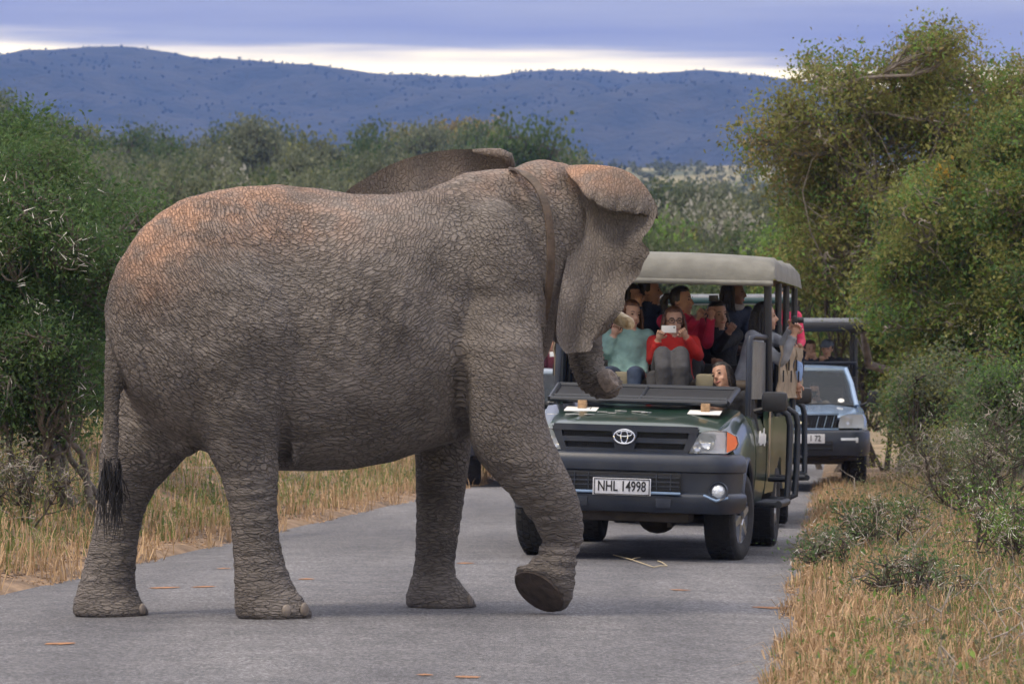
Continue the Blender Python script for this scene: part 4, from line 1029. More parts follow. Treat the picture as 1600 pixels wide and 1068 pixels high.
M_ROOFG = mat('grey_roof_sheet', (.30, .32, .35), .4, var=.2, vscale=9)
M_RUBB = mat('sheet_plastic', (.16, .17, .18), .35, var=.3, vscale=9, bump=.5, bscale=9)

def lettering(text, size, parent, loc, mat_, name='lettering', rx=math.pi / 2, ry=0, rz=0, sx=1.0):
    cu = bpy.data.curves.new('txt', 'FONT'); cu.body = text; cu.size = size; cu.align_x = 'CENTER'; cu.align_y = 'CENTER'; cu.extrude = .0015; cu.offset = .0015
    o = bpy.data.objects.new('txt', cu); C.objects.link(o); dg = bpy.context.evaluated_depsgraph_get()
    me = bpy.data.meshes.new_from_object(o.evaluated_get(dg)); bpy.data.objects.remove(o); bpy.data.curves.remove(cu)
    me.materials.clear(); me.materials.append(mat_)
    t = link(name, me, parent, loc); t.rotation_euler = (rx, ry, rz); t.scale = (sx, 1, 1); return t

def wheel(root, x, y, side, r=.36, wd=.25, steer=0):
    """side +1: outer face towards +x"""
    tb = MB(); hw = wd / 2; X0, Y0 = x, y; x = y = 0; c = (0, 0, r)
    prof = [(r * .60, -hw * .8), (r * .74, -hw), (r * .93, -hw * .97), (r * .985, -hw * .80), (r, -hw * .55), (r, hw * .55), (r * .985, hw * .80), (r * .93, hw * .97), (r * .74, hw), (r * .60, hw * .8)]
    tb.lathe(prof, c, (1, 0, 0), 40)
    # tread grooves: rows of blocks standing proud
    for row in (-.62, -.22, .22, .62):
        for k in range(38):
            a = 2 * math.pi * (k + (.5 if row in (-.22, .62) else 0)) / 38
            p = Vector((x + row * hw, y + math.cos(a) * (r + .001), r + math.sin(a) * (r + .001)))
            rot = Matrix.Rotation(a, 3, 'X') @ Matrix.Identity(3)
            rot = Matrix(((1, 0, 0), (0, math.cos(a), -math.sin(a)), (0, math.sin(a), math.cos(a))))
            tb.box(p, (hw * .34, .012, .042), 0, rot)
    w_ = tb.build('wheel', M_TYRE, root, 50, (X0, Y0, 0)); w_.rotation_euler = (0, 0, -R(steer))
    rb = MB(); s = side
    rb.lathe([(r * .62, s * hw * .80), (r * .62, s * hw * .5), (r * .55, s * hw * .35), (r * .20, s * hw * .55), (r * .19, s * hw * .80), (.02, s * hw * .86)], c, (1, 0, 0), 30)
    for k in range(6):
        a = 2 * math.pi * k / 6 + .3
        d = Vector((0, math.cos(a), math.sin(a))); q = Vector((0, -math.sin(a), math.cos(a)))
        o = Vector(c) + Vector((s * hw * .62, 0, 0))
        P4 = [o + d * (r * .18) + q * .035, o + d * (r * .58) + q * .022, o + d * (r * .58) - q * .022, o + d * (r * .18) - q * .035]
        rb.loft([P4, [p + Vector((s * .03, 0, 0)) for p in P4]])
    rb.build('rim', M_RIM, w_, 40)
    return w_

def arch_z(y, r, wr=.36, ramp=.44):
    """lower edge of the wing panel over a wheel at 0"""
    d = abs(y)
    return wr + math.sqrt(max(ramp * ramp - d * d, 0)) if d < ramp else None

def mirror_x(pts): return [(-x, y, z) for x, y, z in pts]

def safari_truck(root, paint, detail=True, plate='NHL 14998', flat=False):
    """open game-drive truck built on a pickup; front axle at the origin, nose towards -y, x to the picture's right"""
    # ---------------- bonnet
    b = MB(); G = []
    for i in range(15):
        t = i / 14; y = -.80 + t * 1.20; row = []
        for j in range(25):
            s = -1 + 2 * j / 24; hwid = .70 + .09 * t
            x = s * hwid; yy = y + .085 * (s * s) * (1 - t)                 # bowed nose
            z = 1.065 + .185 * (t ** .8) - .045 * abs(s) ** 3.0 + .022 * max(0, 1 - abs(abs(s) - .55) * 6) * t - .035 * (1 - min(1, t * 7)) ** 2
            row.append((x, yy, z))
        G.append(row)
    b.slab(G, (0, .01, -.03)); b.build('bonnet', paint, root, 30)
    # ---------------- wings and doors (both sides)
    for sd_ in (1, -1):
        w_ = MB(); G = []
        ys_ = [-.60, -.57, -.54, -.46, -.43, -.40, -.35, -.28, -.2, -.1, 0, .1, .2, .28, .35, .40, .43, .46, .55, .66, .78]
        for y in ys_:
            az = arch_z(y, .36); zb = az if az else .46
            row = []
            tn = ss(-.3, -.62, y) * .025
            for k, (x, z) in enumerate(((.765, 1.185), (.80, 1.150), (.845, 1.07), (.872, 1.0), (.885, .90), (.892, .82), (.892, .70), (.885, .60), (.875, .5))):
                zt = 1.185 - (1 - ss(-.75, .5, y)) * .135
                z2 = zt + (z - 1.185) * (1.0)
                z2 = max(z2, zb) if k < 8 else zb
                if z2 <= zb: z2 = zb
                row.append((sd_ * (x - float(tn) * (1 if z < 1.2 else 0)), y, z2))
            G.append(row)
        w_.slab(G, (-sd_ * .03, 0, 0)); wg = w_.build('wing', paint, root, 40)
        # flare round the wheel arch
        fl = MB(); pts = [(sd_ * .893, .455 * math.cos(a), .36 + .455 * math.sin(a)) for a in np.linspace(.05, math.pi - .05, 18)]
        fl.tube(pts, .026, 8); fl.build('wheel_arch', M_BUMP, wg)
        d = MB(); G = []
        for y in np.linspace(.80, 1.74, 9):
            G.append([(sd_ * x, y, z) for x, z in ((.80, 1.16), (.845, 1.13), (.88, 1.0), (.895, .85), (.895, .70), (.885, .56), (.86, .44))])
        d.slab(G, (-sd_ * .04, 0, 0)); do = d.build('door', paint, root, 40)
        hb = MB(); hb.box((sd_ * .905, 1.58, .93), (.03, .15, .035), ch=.01); hb.build('handle', M_BLACK, do)
        bo = MB(); G = []
        for y in np.linspace(1.77, 4.45, 14):
            az = None
            dy = y - 3.085; zb = .50
            a_ = arch_z(dy, .36)
            if a_: zb = a_
            G.append([(sd_ * x, y, max(z, zb)) for x, z in ((.86, 1.30), (.895, 1.27), (.905, 1.0), (.905, .85), (.90, .70), (.885, .50))])
        bo.slab(G, (-sd_ * .04, 0, 0)); bo.build('tub_side', paint, root, 40)
        # sill and side step
        st = MB(); st.box((sd_ * .99, 1.28, .44), (.20, .85, .035), ch=.012); st.tube([(sd_ * 1.085, .84, .44), (sd_ * 1.085, 1.72, .44)], .030, 10)
        st.tube([(sd_ * .80, .95, .42), (sd_ * 1.08, .95, .43)], .02, 8); st.tube([(sd_ * .80, 1.6, .42), (sd_ * 1.08, 1.6, .43)], .02, 8)
        st.build('side_step', M_TUBE, root)
        for yb in (1.92, 2.75):
            sb = MB()
            sb.tube([(sd_ * .90, yb, 1.20), (sd_ * .99, yb, 1.215), (sd_ * 1.055, yb, 1.17), (sd_ * 1.075, yb, 1.08), (sd_ * 1.075, yb - .02, .70), (sd_ * 1.075, yb - .10, .47), (sd_ * .98, yb - .14, .43), (sd_ * .86, yb - .14, .43)], .028, 10)
            sb.tube([(sd_ * .90, yb + .02, .62), (sd_ * 1.075, yb, .62)], .022, 8)
            sb.build('side_bar', M_TUBE, root)
        # canvas curtain hung over the tub side
        for y0, y1 in ((1.98, 2.75), (2.80, 3.55), (3.60, 4.35)):
            cv = MB(); G = []
            for i in range(9):
                t = i / 8; y = y0 + (y1 - y0) * t
                G.append([(sd_ * (.972 + .012 * math.sin(t * 9 + k) + .01 * math.sin(k * 2.1)), y, 1.76 - k * .075) for k in range(7)])
            cv.slab(G, (-sd_ * .012, 0, 0))
            cvo = cv.build('canvas_curtain', M_TAN, root)
            for yy, z_ in ((y0 + .12, 1.50), (y1 - .1, 1.60)):
                q = MB(); q.box((sd_ * .993, yy, z_), (.012, .03, .10)); q.build('buckle', M_BLACK, cvo, 0)
        # strap hanging at the door gap
        sp = MB(); sp.box((sd_ * .918, 1.76, .95), (.012, .055, .62), ch=.004); sp.build('strap', M_TAN, root)
        # headlight
        h = MB(); o = (0, 0, 0)
        poly = [(.47, .868), (.515, .935), (.575, 1.035), (.68, 1.054), (.79, 1.05), (.87, 1.01), (.885, .955), (.865, .91), (.79, .872)]
        def on_face(x, z, d=0.0):      # the nose sweeps back towards the corner
            return (sd_ * x, -.80 + .20 * max(0, x - .40) ** 1.4 * 1.9 + d, z)
        n = len(poly)
        h.add([on_face(x, z, .07) for x, z in poly] + [on_face(x, z, .015) for x, z in poly], [tuple(range(n))] + [(i, (i + 1) % n, n + (i + 1) % n, n + i) for i in range(n)])
        hl = h.build('headlight', M_REFL, root, 30)
        g = MB(); poly2 = [(.485, .876), (.53, .935), (.585, 1.026), (.68, 1.046), (.785, 1.042), (.785, .880)]
        mm = len(poly2); g.add([on_face(x, z, -.004) for x, z in poly2], [tuple(range(mm))]); g.build('lens', M_GLASS, hl, 0)
        q = MB(); q.lathe([(.005, .045), (.035, .04), (.06, .02), (.066, .0)], on_face(.64, .955, .0), (0, 1, 0), 20); q.build('lamp', M_CHROME, hl)
        q = MB(); q.lathe([(.005, .035), (.03, .03), (.045, .0)], on_face(.565, .915, .01), (0, 1, 0), 16); q.build('lamp', M_CHROME, hl)
        am = MB(); poly3 = [(.795, 1.044), (.862, 1.008), (.878, .955), (.860, .914), (.795, .880)]
        am.add([on_face(x, z, -.004) for x, z in poly3] + [on_face(x, z, .04) for x, z in poly3], [tuple(range(5))] + [(i, (i + 1) % 5, 5 + (i + 1) % 5, 5 + i) for i in range(5)]); am.build('indicator', M_AMBER, hl, 0)
        # door mirror
        mi = MB(); mi.box((sd_ * 1.03, .86, 1.285), (.215, .10, .165), ch=.045); mi.tube([(sd_ * .86, .9, 1.20), (sd_ * .97, .88, 1.23)], .022, 8); mi.build('door_mirror', M_BLACK, root)
        # wheels
        wheel(root, sd_ * .76, 0, sd_, steer=9 if detail else 0); wheel(root, sd_ * .76, 3.085, sd_)
    # ---------------- nose: grille frame, mesh bars, badge
    def face_y(x): return -.80 + .20 * max(0, abs(x) - .40) ** 1.4 * 1.9
    gr = MB(); top = [(x, 1.065 + .004 * (1 - (x / .5) ** 2)) for x in np.linspace(-.56, .56, 15)]
    def band(mb, zf, h, d0, d1, xs_, m=0):
        r = []
        for x in xs_:
            z = zf(x); y = face_y(x)
            r.append([(x, y + d0, z - h / 2), (x, y + d0, z + h / 2), (x, y + d1, z + h / 2), (x, y + d1, z - h / 2)])
        mb.loft(r, m)
    X15 = np.linspace(-.57, .57, 17)
    band(gr, lambda x: 1.052, .050, -.035, .05, X15)
    band(gr, lambda x: .965 - .004, .040, -.030, .05, np.linspace(-.53, .53, 13))
    band(gr, lambda x: .872, .044, -.035, .05, np.linspace(-.50, .50, 13))
    for sd_ in (1, -1):
        gr.loft([[(sd_ * a, face_y(a) + d, z) for a, d in ((x0, -.03), (x1, -.03), (x1, .05), (x0, .05))] for x0, x1, z in ((.515, .585, 1.06), (.495, .555, .97), (.455, .505, .87))])
    gr.prism([(-.10, 0), (-.075, -.14), (-.03, -.19), (.03, -.19), (.075, -.14), (.10, 0), (.07, .05), (-.07, .05)], (0, -.84, 1.02), (1, 0, 0), (0, 0, 1), (0, 1, 0), .06)
    gro = gr.build('grille', M_BUMP, root, 40)
    ms = MB()
    for z0, z1 in ((.893, .942), (.982, 1.028)):
        for k in range(4):
            z = z0 + (z1 - z0) * (k + .5) / 4
            ms.box((0, -.787, z), (.98, .02, .006))
        for k in range(56):
            x = -.49 + .98 * k / 55; ms.box((x, -.785 + (face_y(x) + .80), (z0 + z1) / 2), (.006, .02, z1 - z0))
    tag(ms.build('grille_mesh', M_GRILLE, gro, 0), kind='stuff')
    bk = MB(); bk.box((0, -.745, .965), (1.0, .02, .19)); bk.build('grille_backing', M_GRILLE, gro, 0)
    if detail:
        em = MB(); cy = -.862
        def ell(cx_, cz, rx, rz, tr):
            em.tube([(cx_ + rx * math.cos(a), cy, cz + rz * math.sin(a)) for a in np.linspace(0, 2 * math.pi, 33)], tr, 8)
        ell(0, .985, .082, .055, .0085); ell(0, .985, .028, .050, .0065); ell(0, 1.008, .060, .020, .0065)
        em.build('badge', M_CHROME, root)
    # ---------------- bumper: profile swept round the corners
    bp = MB(); rings = []
    for t in np.linspace(-1, 1, 41):
        a = abs(t); sgn = 1 if t >= 0 else -1
        if a < .72: x = a / .72 * .70; y = -.90 + .03 * (x / .7) ** 2; 
        else:
            th = (a - .72) / .28 * (math.pi / 2) * .95; x = .70 + .215 * math.sin(th); y = -.87 + .50 * (1 - math.cos(th)) * 1.0
        nx = 0 if a < .72 else math.sin(th); ny = -1 if a < .72 else -math.cos(th)
        ring = []
        for dz, dd in ((.862, -.075), (.866, -.035), (.845, .0), (.78, .018), (.725, .012), (.715, -.01), (.56, -.015), (.545, .018), (.52, .026), (.44, .016), (.40, -.01), (.395, -.06), (.55, -.09), (.75, -.09)):
            ring.append((sgn * (x + nx * dd), y + ny * dd, dz))
        rings.append(ring)
    bp.loft(rings, 0); bmp = bp.build('bumper', M_BUMP, root, 50)
    it = MB(); it.box((0, -.899, .638), (.92, .02, .135), ch=.004); it.build('intake', M_GRILLE, bmp, 0)
    sl = MB()
    for z in (.605, .64, .675): sl = MB(); sl.box((0, -.912, z), (.90, .016, .010)); sl.build('intake_slat', M_BUMP, bmp, 0)
    for x in (-.38, -.27, .27, .38): sl = MB(); sl.box((x, -.914, .638), (.008, .016, .13)); sl.build('intake_slat', M_BUMP, bmp, 0)
    ld = MB(); ld.box((0, -.925, .553), (.93, .03, .022), ch=.008); ld.build('bumper_ledge', M_SILV, bmp)  # silver-blue colour stands in for the highlight along the ledge
    for sd_ in (1, -1):
        tc_ = MB(); tc_.box((sd_ * .33, -.922, .475), (.12, .012, .075), ch=.005); tc_.build('tow_cover', M_BUMP, bmp)
        fg = MB(); fg.lathe([(.078, .02), (.072, -.012), (.060, -.006), (.055, .01)], (sd_ * .755, -.885, .578), (0, 1, 0), 24); fo = fg.build('fog_light', M_BUMP, bmp)
        fg = MB(); fg.lathe([(.056, .008), (.045, -.008), (.02, -.016), (.002, -.018)], (sd_ * .755, -.880, .578), (0, 1, 0), 24, cap=True); fg.build('lens', M_REFL, fo)
        tr = MB(); tr.tube([(sd_ * (.64), -.885, .545), (sd_ * .74, -.892, .505), (sd_ * .83, -.86, .53)], .012, 8); tr.build('fog_trim', M_SILV, bmp)
    # plate
    pl = MB(); pl.box((0, -.935, .595), (.46, .012, .135), ch=.005); plo = pl.build('number_plate', M_PLATE, root)
    pr = MB()
    for x0, z0, sx_, sz_ in ((0, .655, .44, .006), (0, .535, .44, .006), (-.217, .595, .006, .12), (.217, .595, .006, .12)): pr.box((x0, -.943, z0), (sx_, .005, sz_))
    pr.build('plate_border', M_INK, plo, 0)
    if plate: lettering(plate, .112, plo, (0, -.943, .595), M_INK, sx=.72)
    # ---------------- underneath
    u = MB(); u.box((0, -.62, .37), (1.05, .40, .10), ch=.03); u.box((0, .0, .36), (1.30, .12, .13), ch=.04); u.ball((.18, .02, .33), (.16, .14, .13)); u.box((0, 1.7, .46), (1.45, 5.0, .10), ch=.02)
    u.tube([(-.62, 3.085, .36), (.62, 3.085, .36)], .05, 10); u.ball((0, 3.085, .36), (.17, .15, .15)); u.box((.36, -.70, .34), (.04, .06, .12), ch=.01)
    for s_ in (-1, 1): u.tube([(s_ * .3, -.3, .35), (s_ * .62, .0, .33)], .035, 8); u.box((s_ * .62, .05, .52), (.26, .8, .28), ch=.04)
    u.build('underbody', M_UNDER, root)
    bh = MB(); bh.box((0, .35, .75), (1.5, .08, .75)); bh.box((0, 1.2, .55), (1.6, 1.6, .05)); bh.box((0, 4.42, .95), (1.72, .05, .70), ch=.01); bh.box((0, 3.1, .88), (1.66, 2.6, .05)); bh.build('floor_and_bulkhead', M_BLACK, root, 0)
    ck = MB(); ck.box((0, .45, 1.165), (1.54, .16, .06), ch=.02); ck.build('cowl', M_BLACK, root)
    da = MB(); da.box((0, .66, 1.13), (1.50, .30, .14), ch=.05); da.build('dashboard', M_BLACK, root)
    # ---------------- windscreen folded flat over the bonnet
    wf = MB(); c4 = [(-.72, .02, 1.262), (.72, .02, 1.262), (.74, .66, 1.375), (-.74, .66, 1.375)]
    for i in range(4): wf.tube([c4[i], c4[(i + 1) % 4]], .024, 8)
    wf.tube([(-.725, .16, 1.288), (.725, .16, 1.288)], .018, 8); wf.tube([(0, .02, 1.262), (0, .66, 1.375)], .016, 8)
    wfo = wf.build('folded_windscreen', M_TUBE, root)
    gl = MB(); gl.slab([[(-.70, .04, 1.262), (.70, .04, 1.262)], [(-.72, .64, 1.370), (.72, .64, 1.370)]], (0, 0, -.006)); gl.build('pane', M_BLACK, wfo, 0)
    if detail:
        for x in (-.45, .55):
            bl = MB(); bl.box((x, -.02, 1.222), (.07, .09, .075), ch=.006); bl.build('support_block', M_WOOD, root)
            pp = MB(); pp.box((x, -.08, 1.186), (.26, .20, .008), rot=Matrix.Rotation(.15, 3, 'X')); pp.build('pad', M_PAPER, root)
        rgp = random.Random(2)
        for k in range(9):
            x = rgp.uniform(-.66, -.12) if k < 7 else rgp.uniform(0.0, .12); y = rgp.uniform(-.42, -.12)
            st_ = MB(); st_.box((x, y, 1.068 + .185 * ((y + .8) / 1.2) ** .8), (rgp.uniform(.03, .09), rgp.uniform(.04, .10), .004), rot=Matrix.Rotation(rgp.uniform(0, 3), 3, 'Z')); st_.build('sticker', M_PAPER, root, 0)
        # white script on the door
        for k, (y, z) in enumerate(((.95, .99), (1.06, .97), (1.17, .97), (1.30, .98), (1.44, .96))):
            q = MB(); q.tube([(.906, y - .035, z - .05), (.907, y - .02, z + .03), (.907, y + .0, z - .03), (.907, y + .025, z + .045 + .03 * (k == 3)), (.906, y + .045, z - .02)], .007, 5); q.build('door_script', M_WHITE, root)
    # ---------------- frame, canopy
    for sd_ in (1, -1):
        hp = MB(); hp.tube([(sd_ * .80, .98, 1.14), (sd_ * .80, .98, 1.45), (sd_ * .795, .99, 1.76), (sd_ * .80, 1.01, 1.805), (sd_ * .82, 1.06, 1.82), (sd_ * .86, 1.72, 1.82), (sd_ * .87, 1.80, 1.80), (sd_ * .875, 1.83, 1.74), (sd_ * .88, 1.84, 1.30)], .026, 10)
        hp.build('windscreen_hoop', M_BUMP, root)
        sh = MB(); sh.slab([[(sd_ * .82, 1.08, z), (sd_ * .85, 1.45, z), (sd_ * .87, 1.78, z)] for z in (1.78, 1.6, 1.45, 1.3)], (-sd_ * .004, 0, 0)); sh.build('side_screen', M_RUBB, root)
        for k, (y, x0, x1) in enumerate(((1.72, .90, .87), (2.45, .91, .90), (3.25, .91, .90), (4.15, .91, .90))):
            ps = MB(); ps.tube([(sd_ * x0, y + (.12 if k == 0 else 0), 1.15), (sd_ * (x0 + x1) / 2, y + .05, 1.7), (sd_ * x1, y, 2.30)], .030 if k else .034, 10); ps.build('canopy_post', M_TUBE, root)
    if flat:
        ro = MB(); ro.box((0, 2.9, 2.31), (1.90, 2.7, .045), ch=.015); roo = ro.build('roof', M_ROOFG, root)
        for y in np.linspace(1.65, 4.1, 9):
            q = MB(); q.box((0, y, 2.34), (1.88, .05, .016), ch=.004); q.build('roof_rib', M_ROOFG, roo)
        ed = MB(); ed.tube([(-.96, 4.2, 2.28), (-.96, 1.56, 2.28), (.96, 1.56, 2.28), (.96, 4.2, 2.28)], .035, 10); ed.build('roof_edge', paint, roo)
    else:
        cn = MB(); G = []; YS = [1.52, 1.53, 1.56, 1.62, 1.72, 2.0, 2.4, 2.8, 3.2, 3.6, 4.0, 4.22, 4.28]
        drop = [.235, .15, .08, .035, .012, 0, .016, 0, .016, 0, .016, .03, .12]
        for y, dr in zip(YS, drop):
            row = []
            for s in np.linspace(-1, 1, 27):
                a = abs(s); sg = 1 if s >= 0 else -1
                if a < .86: x = a * .93 / .88; z = 2.505 + .03 * (1 - (a / .86) ** 2)
                else:
                    th = (a - .86) / .14; x = .909 + .045 * math.sin(th * math.pi / 2); z = 2.505 - .185 * th ** 1.5 - .008 * math.sin(y * 7.85)
                zz = z - dr * (1 if a < .86 else max(0, 1 - (a - .86) / .14))
                row.append((sg * x, y, max(zz, 2.27)))
            G.append(row)
        cn.slab(G, (0, .004, -.014)); cno = cn.build('canopy', M_CANVAS, root, 50)
        rl = MB(); rl.tube([(-.93, 1.535, 2.275), (.93, 1.535, 2.275)], .026, 10); rl.build('rolled_flap', M_CANVAS, cno)
        cb = MB(); cb.tube([(-.88, 1.58, 2.275), (.88, 1.58, 2.275)], .018, 8); 
        for y in (2.45, 3.25, 4.15): cb.tube([(-.90, y, 2.30), (0, y, 2.44), (.90, y, 2.30)], .018, 8)
        cb.build('canopy_hoop', M_TAN, cno)
    # ---------------- seats
    for x in (-.38, .42):
        s_ = MB(); s_.box((x, 1.55, 1.02), (.48, .12, .66), ch=.05, rot=Matrix.Rotation(-.15, 3, 'X')); s_.box((x, 1.30, .72), (.48, .45, .14), ch=.05); s_.build('front_seat', M_SEAT, root)
        s_ = MB(); s_.box((x, 1.60, 1.42), (.26, .10, .16), ch=.04); s_.build('headrest', M_SEAT, root)
    pb = MB(); pb.tube([(-.42, 1.76, 1.40), (.80, 1.76, 1.40)], .055, 12); pb.build('padded_rail', M_PAD, root)
    pn = MB(); pn.box((0, 1.80, 1.12), (1.60, .03, .50), ch=.01); pn.build('partition', M_PAD, root)
    for y, z in ((2.25, 1.10), (3.05, 1.30), (3.85, 1.50)):
        s_ = MB(); s_.box((0, y, z), (1.60, .48, .12), ch=.04); s_.box((0, y + .27, z + .25), (1.60, .10, .48), ch=.04, rot=Matrix.Rotation(-.12, 3, 'X')); s_.build('bench_seat', M_BENCH, root)

YAW = R(8.6); CYW, SYW = math.cos(YAW), math.sin(YAW)
hil = empty('safari_truck', (0.985, 32.8, -.012), -YAW); hil.rotation_euler = (0, R(1.6), -YAW)
tag(hil, 'dark green open safari truck with canvas canopy, full of tourists, plate NHL 14998', 'truck')
safari_truck(hil, M_GREEN)
tk = empty('safari_truck', (1.90, 41.0, 0.0), R(-3.5))
tag(tk, 'dark teal safari truck mostly hidden right behind the green truck', 'truck')
safari_truck(tk, M_TEAL, False, None, True)

def pickup(root, paint, plate, rack=True):
    """closed-cab pickup with a raised passenger platform and a flat roof behind the cab"""
    b = MB(); G = []
    for i in range(11):
        t = i / 10; y = -.80 + 1.15 * t; row = []
        for j in range(21):
            s = -1 + 2 * j / 20; x = s * (.74 + .06 * t)
            row.append((x, y + .10 * s * s * (1 - t), .985 + .125 * t ** .7 - .05 * abs(s) ** 3 + .015 * max(0, 1 - abs(abs(s) - .5) * 7) - .03 * (1 - min(1, t * 8)) ** 2))
        G.append(row)
    b.slab(G, (0, .01, -.03)); b.build('bonnet', paint, root, 30)
    for sd_ in (1, -1):
        w_ = MB(); G = []
        for y in (-.66, -.56, -.46, -.40, -.3, -.15, 0, .15, .3, .40, .46, .6, .9, 1.3, 1.75):
            az = arch_z(y, .36); zb = az if az else .45
            zt = 1.0 + .09 * float(ss(-.7, .4, y))
            G.append([(sd_ * (x - .08 * float(ss(-.35, -.66, y))), y, max(min(z, zt), zb)) for x, z in ((.79, zt), (.84, zt - .03), (.87, .92), (.885, .80), (.885, .65), (.87, .45))])
        w_.slab(G, (-sd_ * .03, 0, 0)); w_.build('wing', paint, root, 40)
        tb = MB(); tb.slab([[(sd_ * x, y, max(z, (arch_z(y - 2.96, .36) or .45))) for x, z in ((.80, 1.18), (.86, 1.16), (.88, .8), (.86, .45))] for y in np.linspace(1.8, 4.0, 12)], (-sd_ * .03, 0, 0)); tb.build('load_bed_side', paint, root)
        h = MB(); poly = [(.47, .80), (.50, .96), (.60, .985), (.80, .985), (.825, .93), (.82, .80)]
        fy = lambda x: -.83 + .22 * max(0, x - .35) ** 1.5
        n = len(poly); h.add([(sd_ * x, fy(x) + .06, z) for x, z in poly] + [(sd_ * x, fy(x) - .01, z) for x, z in poly], [tuple(range(n))] + [(i, (i + 1) % n, n + (i + 1) % n, n + i) for i in range(n)])
        ho = h.build('headlight', M_REFL, root, 30)
        q = MB(); q.lathe([(.005, .05), (.05, .045), (.075, .0)], (sd_ * .60, fy(.60), .895), (0, 1, 0), 18); q.build('lamp', M_CHROME, ho)
        g = MB(); g.add([(sd_ * x, fy(x) - .014, z) for x, z in poly], [tuple(range(n))]); g.build('lens', M_GLASS, ho, 0)
        mi = MB(); mi.box((sd_ * 1.0, .62, 1.20), (.17, .09, .22), ch=.04); mi.tube([(sd_ * .82, .68, 1.1), (sd_ * .94, .64, 1.14)], .022, 8); mi.build('door_mirror', M_BLACK, root)
        pi = MB(); pi.tube([(sd_ * .76, .42, 1.09), (sd_ * .70, .78, 1.40), (sd_ * .63, 1.05, 1.60)], .035, 8); pi.tube([(sd_ * .63, 1.05, 1.60), (sd_ * .63, 1.78, 1.62), (sd_ * .74, 1.85, 1.10)], .035, 8); pi.build('cab_pillar', paint, root)
        fl = MB(); fl.box((sd_ * .62, -.905, .64), (.24, .02, .07), ch=.01); fl.build('fog_light', M_REFL, root)
        wheel(root, sd_ * .75, 0, sd_); wheel(root, sd_ * .75, 2.96, sd_)
        for y in (2.0, 2.7, 3.9):
            ps = MB(); ps.tube([(sd_ * .80, y, 1.15), (sd_ * .80, y, 2.20)], .028, 8); ps.build('roof_post', M_TUBE, root)
        rb = MB(); rb.tube([(sd_ * .82, 1.95, 1.62), (sd_ * .82, 4.0, 1.66)], .022, 8); rb.build('side_rail', M_TUBE, root)
    gr = MB(); gr.box((0, -.81, .885), (.92, .03, .20), ch=.01); gro = gr.build('grille', M_BLACK, root)
    for k in range(26):
        x = -.44 + .88 * k / 25; sl = None
        if abs(x) < .10: continue
        sl = MB(); sl.box((x, -.832, .885), (.010, .02, .17), rot=Matrix.Rotation(.25, 3, 'Y')); sl.build('slat', paint if k % 3 == 0 else M_BUMP, gro, 0)
    gf = MB(); gf.box((0, -.83, .990), (.96, .05, .035), ch=.01); gf.box((0, -.83, .785), (.96, .05, .03), ch=.01); gf.build('grille_frame', paint, gro)
    bd = MB()
    for k in range(3):
        a = math.pi / 2 + k * 2 * math.pi / 3; d = Vector((math.cos(a), 0, math.sin(a))); q = Vector((-math.sin(a), 0, math.cos(a))); o = Vector((0, -.85, .89))
        p4 = [o, o + d * .035 + q * .021, o + d * .07, o + d * .035 - q * .021]
        bd.loft([p4, [p + Vector((0, -.012, 0)) for p in p4]])
    bd.build('badge', M_CHROME, root)
    bp = MB(); rings = []
    for t in np.linspace(-1, 1, 31):
        a = abs(t); sgn = 1 if t >= 0 else -1
        if a < .75: x = a / .75 * .72; y = -.90; nx, ny = 0, -1
        else:
            th = (a - .75) / .25 * 1.5; x = .72 + .18 * math.sin(th); y = -.90 + .45 * (1 - math.cos(th)); nx, ny = math.sin(th), -math.cos(th)
        rings.append([(sgn * (x + nx * dd), y + ny * dd, z) for z, dd in ((.775, -.06), (.77, -.01), (.74, .012), (.60, .016), (.50, .014), (.43, -.01), (.42, -.07), (.6, -.09))])
    bp.loft(rings); bmp = bp.build('bumper', M_BUMP, root, 50)
    ik = MB(); ik.box((0, -.913, .56), (.80, .02, .14), ch=.01); ik.build('intake', M_GRILLE, bmp)
    for z in (.53, .59):
        q = MB(); q.box((0, -.926, z), (.76, .014, .012)); q.build('intake_slat', M_BUMP, bmp, 0)
    if plate:
        pl = MB(); pl.box((.07, -.94, .66), (.44, .012, .125), ch=.004); plo = pl.build('number_plate', M_PLATE, root); lettering(plate, .11, plo, (.16, -.948, .66), M_INK, sx=.8)
    u = MB(); u.box((0, 1.6, .42), (1.5, 4.6, .12), ch=.02); u.box((0, -.5, .36), (1.1, .3, .1), ch=.02); u.tube([(-.62, 0, .36), (.62, 0, .36)], .05, 8); u.tube([(-.62, 2.96, .36), (.62, 2.96, .36)], .05, 8)
    for s_ in (-1, 1): u.box((s_ * .6, 0, .60), (.28, .9, .28)); 
    u.build('underbody', M_UNDER, root)
    cf = MB(); cf.box((0, 1.2, .62), (1.6, 1.2, .06)); cf.box((0, .40, .8), (1.5, .06, .55)); cf.box((0, 1.84, 1.05), (1.6, .05, .9), ch=.01); cf.box((0, 2.95, 1.0), (1.62, 2.1, .05)); cf.box((0, 4.0, .95), (1.66, .05, .5)); cf.build('floor', M_BLACK, root, 0)
    ds = MB(); ds.box((0, .62, 1.06), (1.46, .32, .12), ch=.05); ds.build('dashboard', M_BLACK, root)
    rf_ = MB(); G = [[(s * .66, y, 1.64 + .03 * (1 - s * s) - .05 * max(0, (1.15 - y) / .15)) for s in np.linspace(-1, 1, 9)] for y in (1.03, 1.10, 1.2, 1.5, 1.82)]
    rf_.slab(G, (0, 0, -.05)); rf_.build('cab_roof', paint, root)
    wsn = MB(); wsn.slab([[(s * x, y, z) for s in np.linspace(-1, 1, 7)] for x, y, z in ((.73, .44, 1.10), (.68, .76, 1.37), (.61, 1.03, 1.59))], (0, .006, 0))
